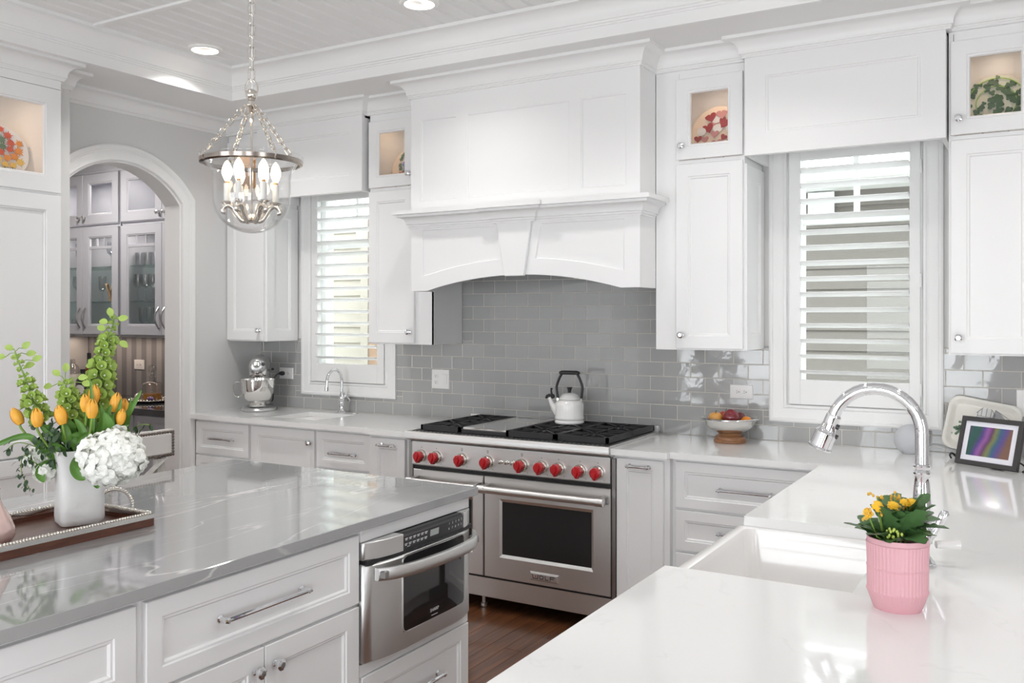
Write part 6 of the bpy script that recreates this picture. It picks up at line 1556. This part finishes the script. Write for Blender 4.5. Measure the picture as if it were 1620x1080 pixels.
# white hydrangeas
fl_q = MB()
for k in range(4):
    a = k*PI/2; lo = []
    for i in range(7):
        t = i/6; w_ = 0.0118*math.sin(PI*(.14+.80*t))**.55; rr9 = .001+.0170*t; z = .004*math.sin(PI*t)-.003*t
        lo.append([(rr9*math.cos(a)-s*w_*math.sin(a),rr9*math.sin(a)+s*w_*math.cos(a),z+abs(s)*.002) for s in (-1,-.5,0,.5,1)])
    fl_q.loft(lo,False)
fl_q.sphere((0,0,.001),.0022,6,4)
fl_me = fl_q.mesh('floret',smooth=70,clean=False); fl_me.materials.append(M['hydrangea'])
def hydrangea(label, c, r, n_, flat=.85):
    o = thing('hydrangea', label, 'flower', c); MB().tube([into(c),c],.004,6).build('stem','stem_green',o); MB().sphere(tuple(c),r*.84,18,12,(1,1,flat)).build('flower_core','hydrangea',o,smooth=60)
    for k in range(n_):
        z = 1-2*(k+.5)/n_; a = k*2.39996; s = math.sqrt(1-z*z); d = V3((s*math.cos(a),s*math.sin(a),z)); rr_2 = r*random.uniform(.82,1.08)*(1+.10*math.sin(3*a+2*z))
        b = bpy.data.objects.new('floret', fl_me); col.objects.link(b); b.parent = o; b.location = V3((d.x*rr_2,d.y*rr_2,d.z*rr_2*flat)); dd = (d+V3((random.gauss(0,.22),random.gauss(0,.22),random.gauss(0,.22)))).normalized()
        b.rotation_euler = (dd.to_track_quat('Z','Y').to_matrix() @ Matrix.Rotation(random.random()*6,3,'Z')).to_euler(); b.scale = (random.uniform(.95,1.3),)*3
hydrangea('large white hydrangea head hanging over the front of the vase', vp(176,722,-.135), .084, 210)
hydrangea('small white hydrangea bloom half hidden low on the leaf side', vp(64,724,.03), .040, 40)
hydrangea('white hydrangea bloom drooping beside the vase rim', vp(70,746,-.04), .024, 22)
# dark leafy sprigs
def sprig(label, pts, n_, size, seed, spread=.02):
    rnd = random.Random(seed); P = [vp(*p) for p in pts]; path = smooth_path([into(P[0])]+P if pts[0][1] < 745 else P,6)
    o = thing('leafy_sprig', label, 'foliage', path[0]); MB().tube(path,.0014,5).build('stem','stem_green',o)
    q = MB(); tot = len(path)
    for k in range(n_):
        t = .30+.70*(k+.5)/n_; i = min(int(t*(tot-1)),tot-2); p = path[i]; a = rnd.random()*2*PI; e = V3((rnd.gauss(0,1),rnd.gauss(0,1),rnd.gauss(.1,.8))).normalized(); c = p+e*spread*rnd.uniform(.3,1)
        nrm = V3((rnd.gauss(0,.6),rnd.gauss(-.8,.5),rnd.gauss(.3,.6))).normalized(); u = nrm.cross(V3((0,0,1))).normalized() if abs(nrm.z) < .95 else V3((1,0,0)); v_ = nrm.cross(u); s = size*rnd.uniform(.7,1.25)
        q.loft([[c+u*(s*.02*f2)+v_*0 for f2 in (-1,1)]]+[[c+u*(s*math.sin(PI*(.08+.86*t2))*.55)*f2+v_*(s*2*t2)+nrm*(s*.25*math.sin(PI*t2)) for f2 in (-1,1)] for t2 in (.2,.45,.7,.92)],False)
    q.build('foliage','leaf_dark',o,smooth=60,clean=False); return o
sprig('dark leafy sprig trailing down beside the vase', [(95,732),(62,735,-.06),(38,720,-.07),(34,745,-.07),(42,765,-.07),(48,775,-.07)], 46, .0085, 1)
sprig('dark round leaved sprig reaching past the serving tray end', [(92,730),(60,708,-.05),(28,700,-.06),(10,712,-.06)], 12, .012, 2)
sprig('dark leafy sprig reaching towards the linen stool back', [(170,728),(205,685,0),(222,672,.0),(238,672,0)], 16, .011, 3, .016)
sprig('dark leafy mass filling the mouth of the vase', [(120,732),(105,705,-.05),(100,690,-.05),(95,680,-.05)], 120, .013, 4, .060)
sprig('dark leafy sprig low among the orange tulips', [(112,732),(90,712,-.04),(80,690,-.04),(78,670,-.04)], 90, .012, 5, .050)

# small joined details count as stuff
for ob in bpy.data.objects:
    if ob.name.split('.')[0] in ('panel_print','vent_slots','riser_slots','panel_marks','brand_print','beaded_rim','handle_beads','foliage','badge_letters','painted_outline','painted_tree','painted_gable'): ob['kind'] = 'stuff'
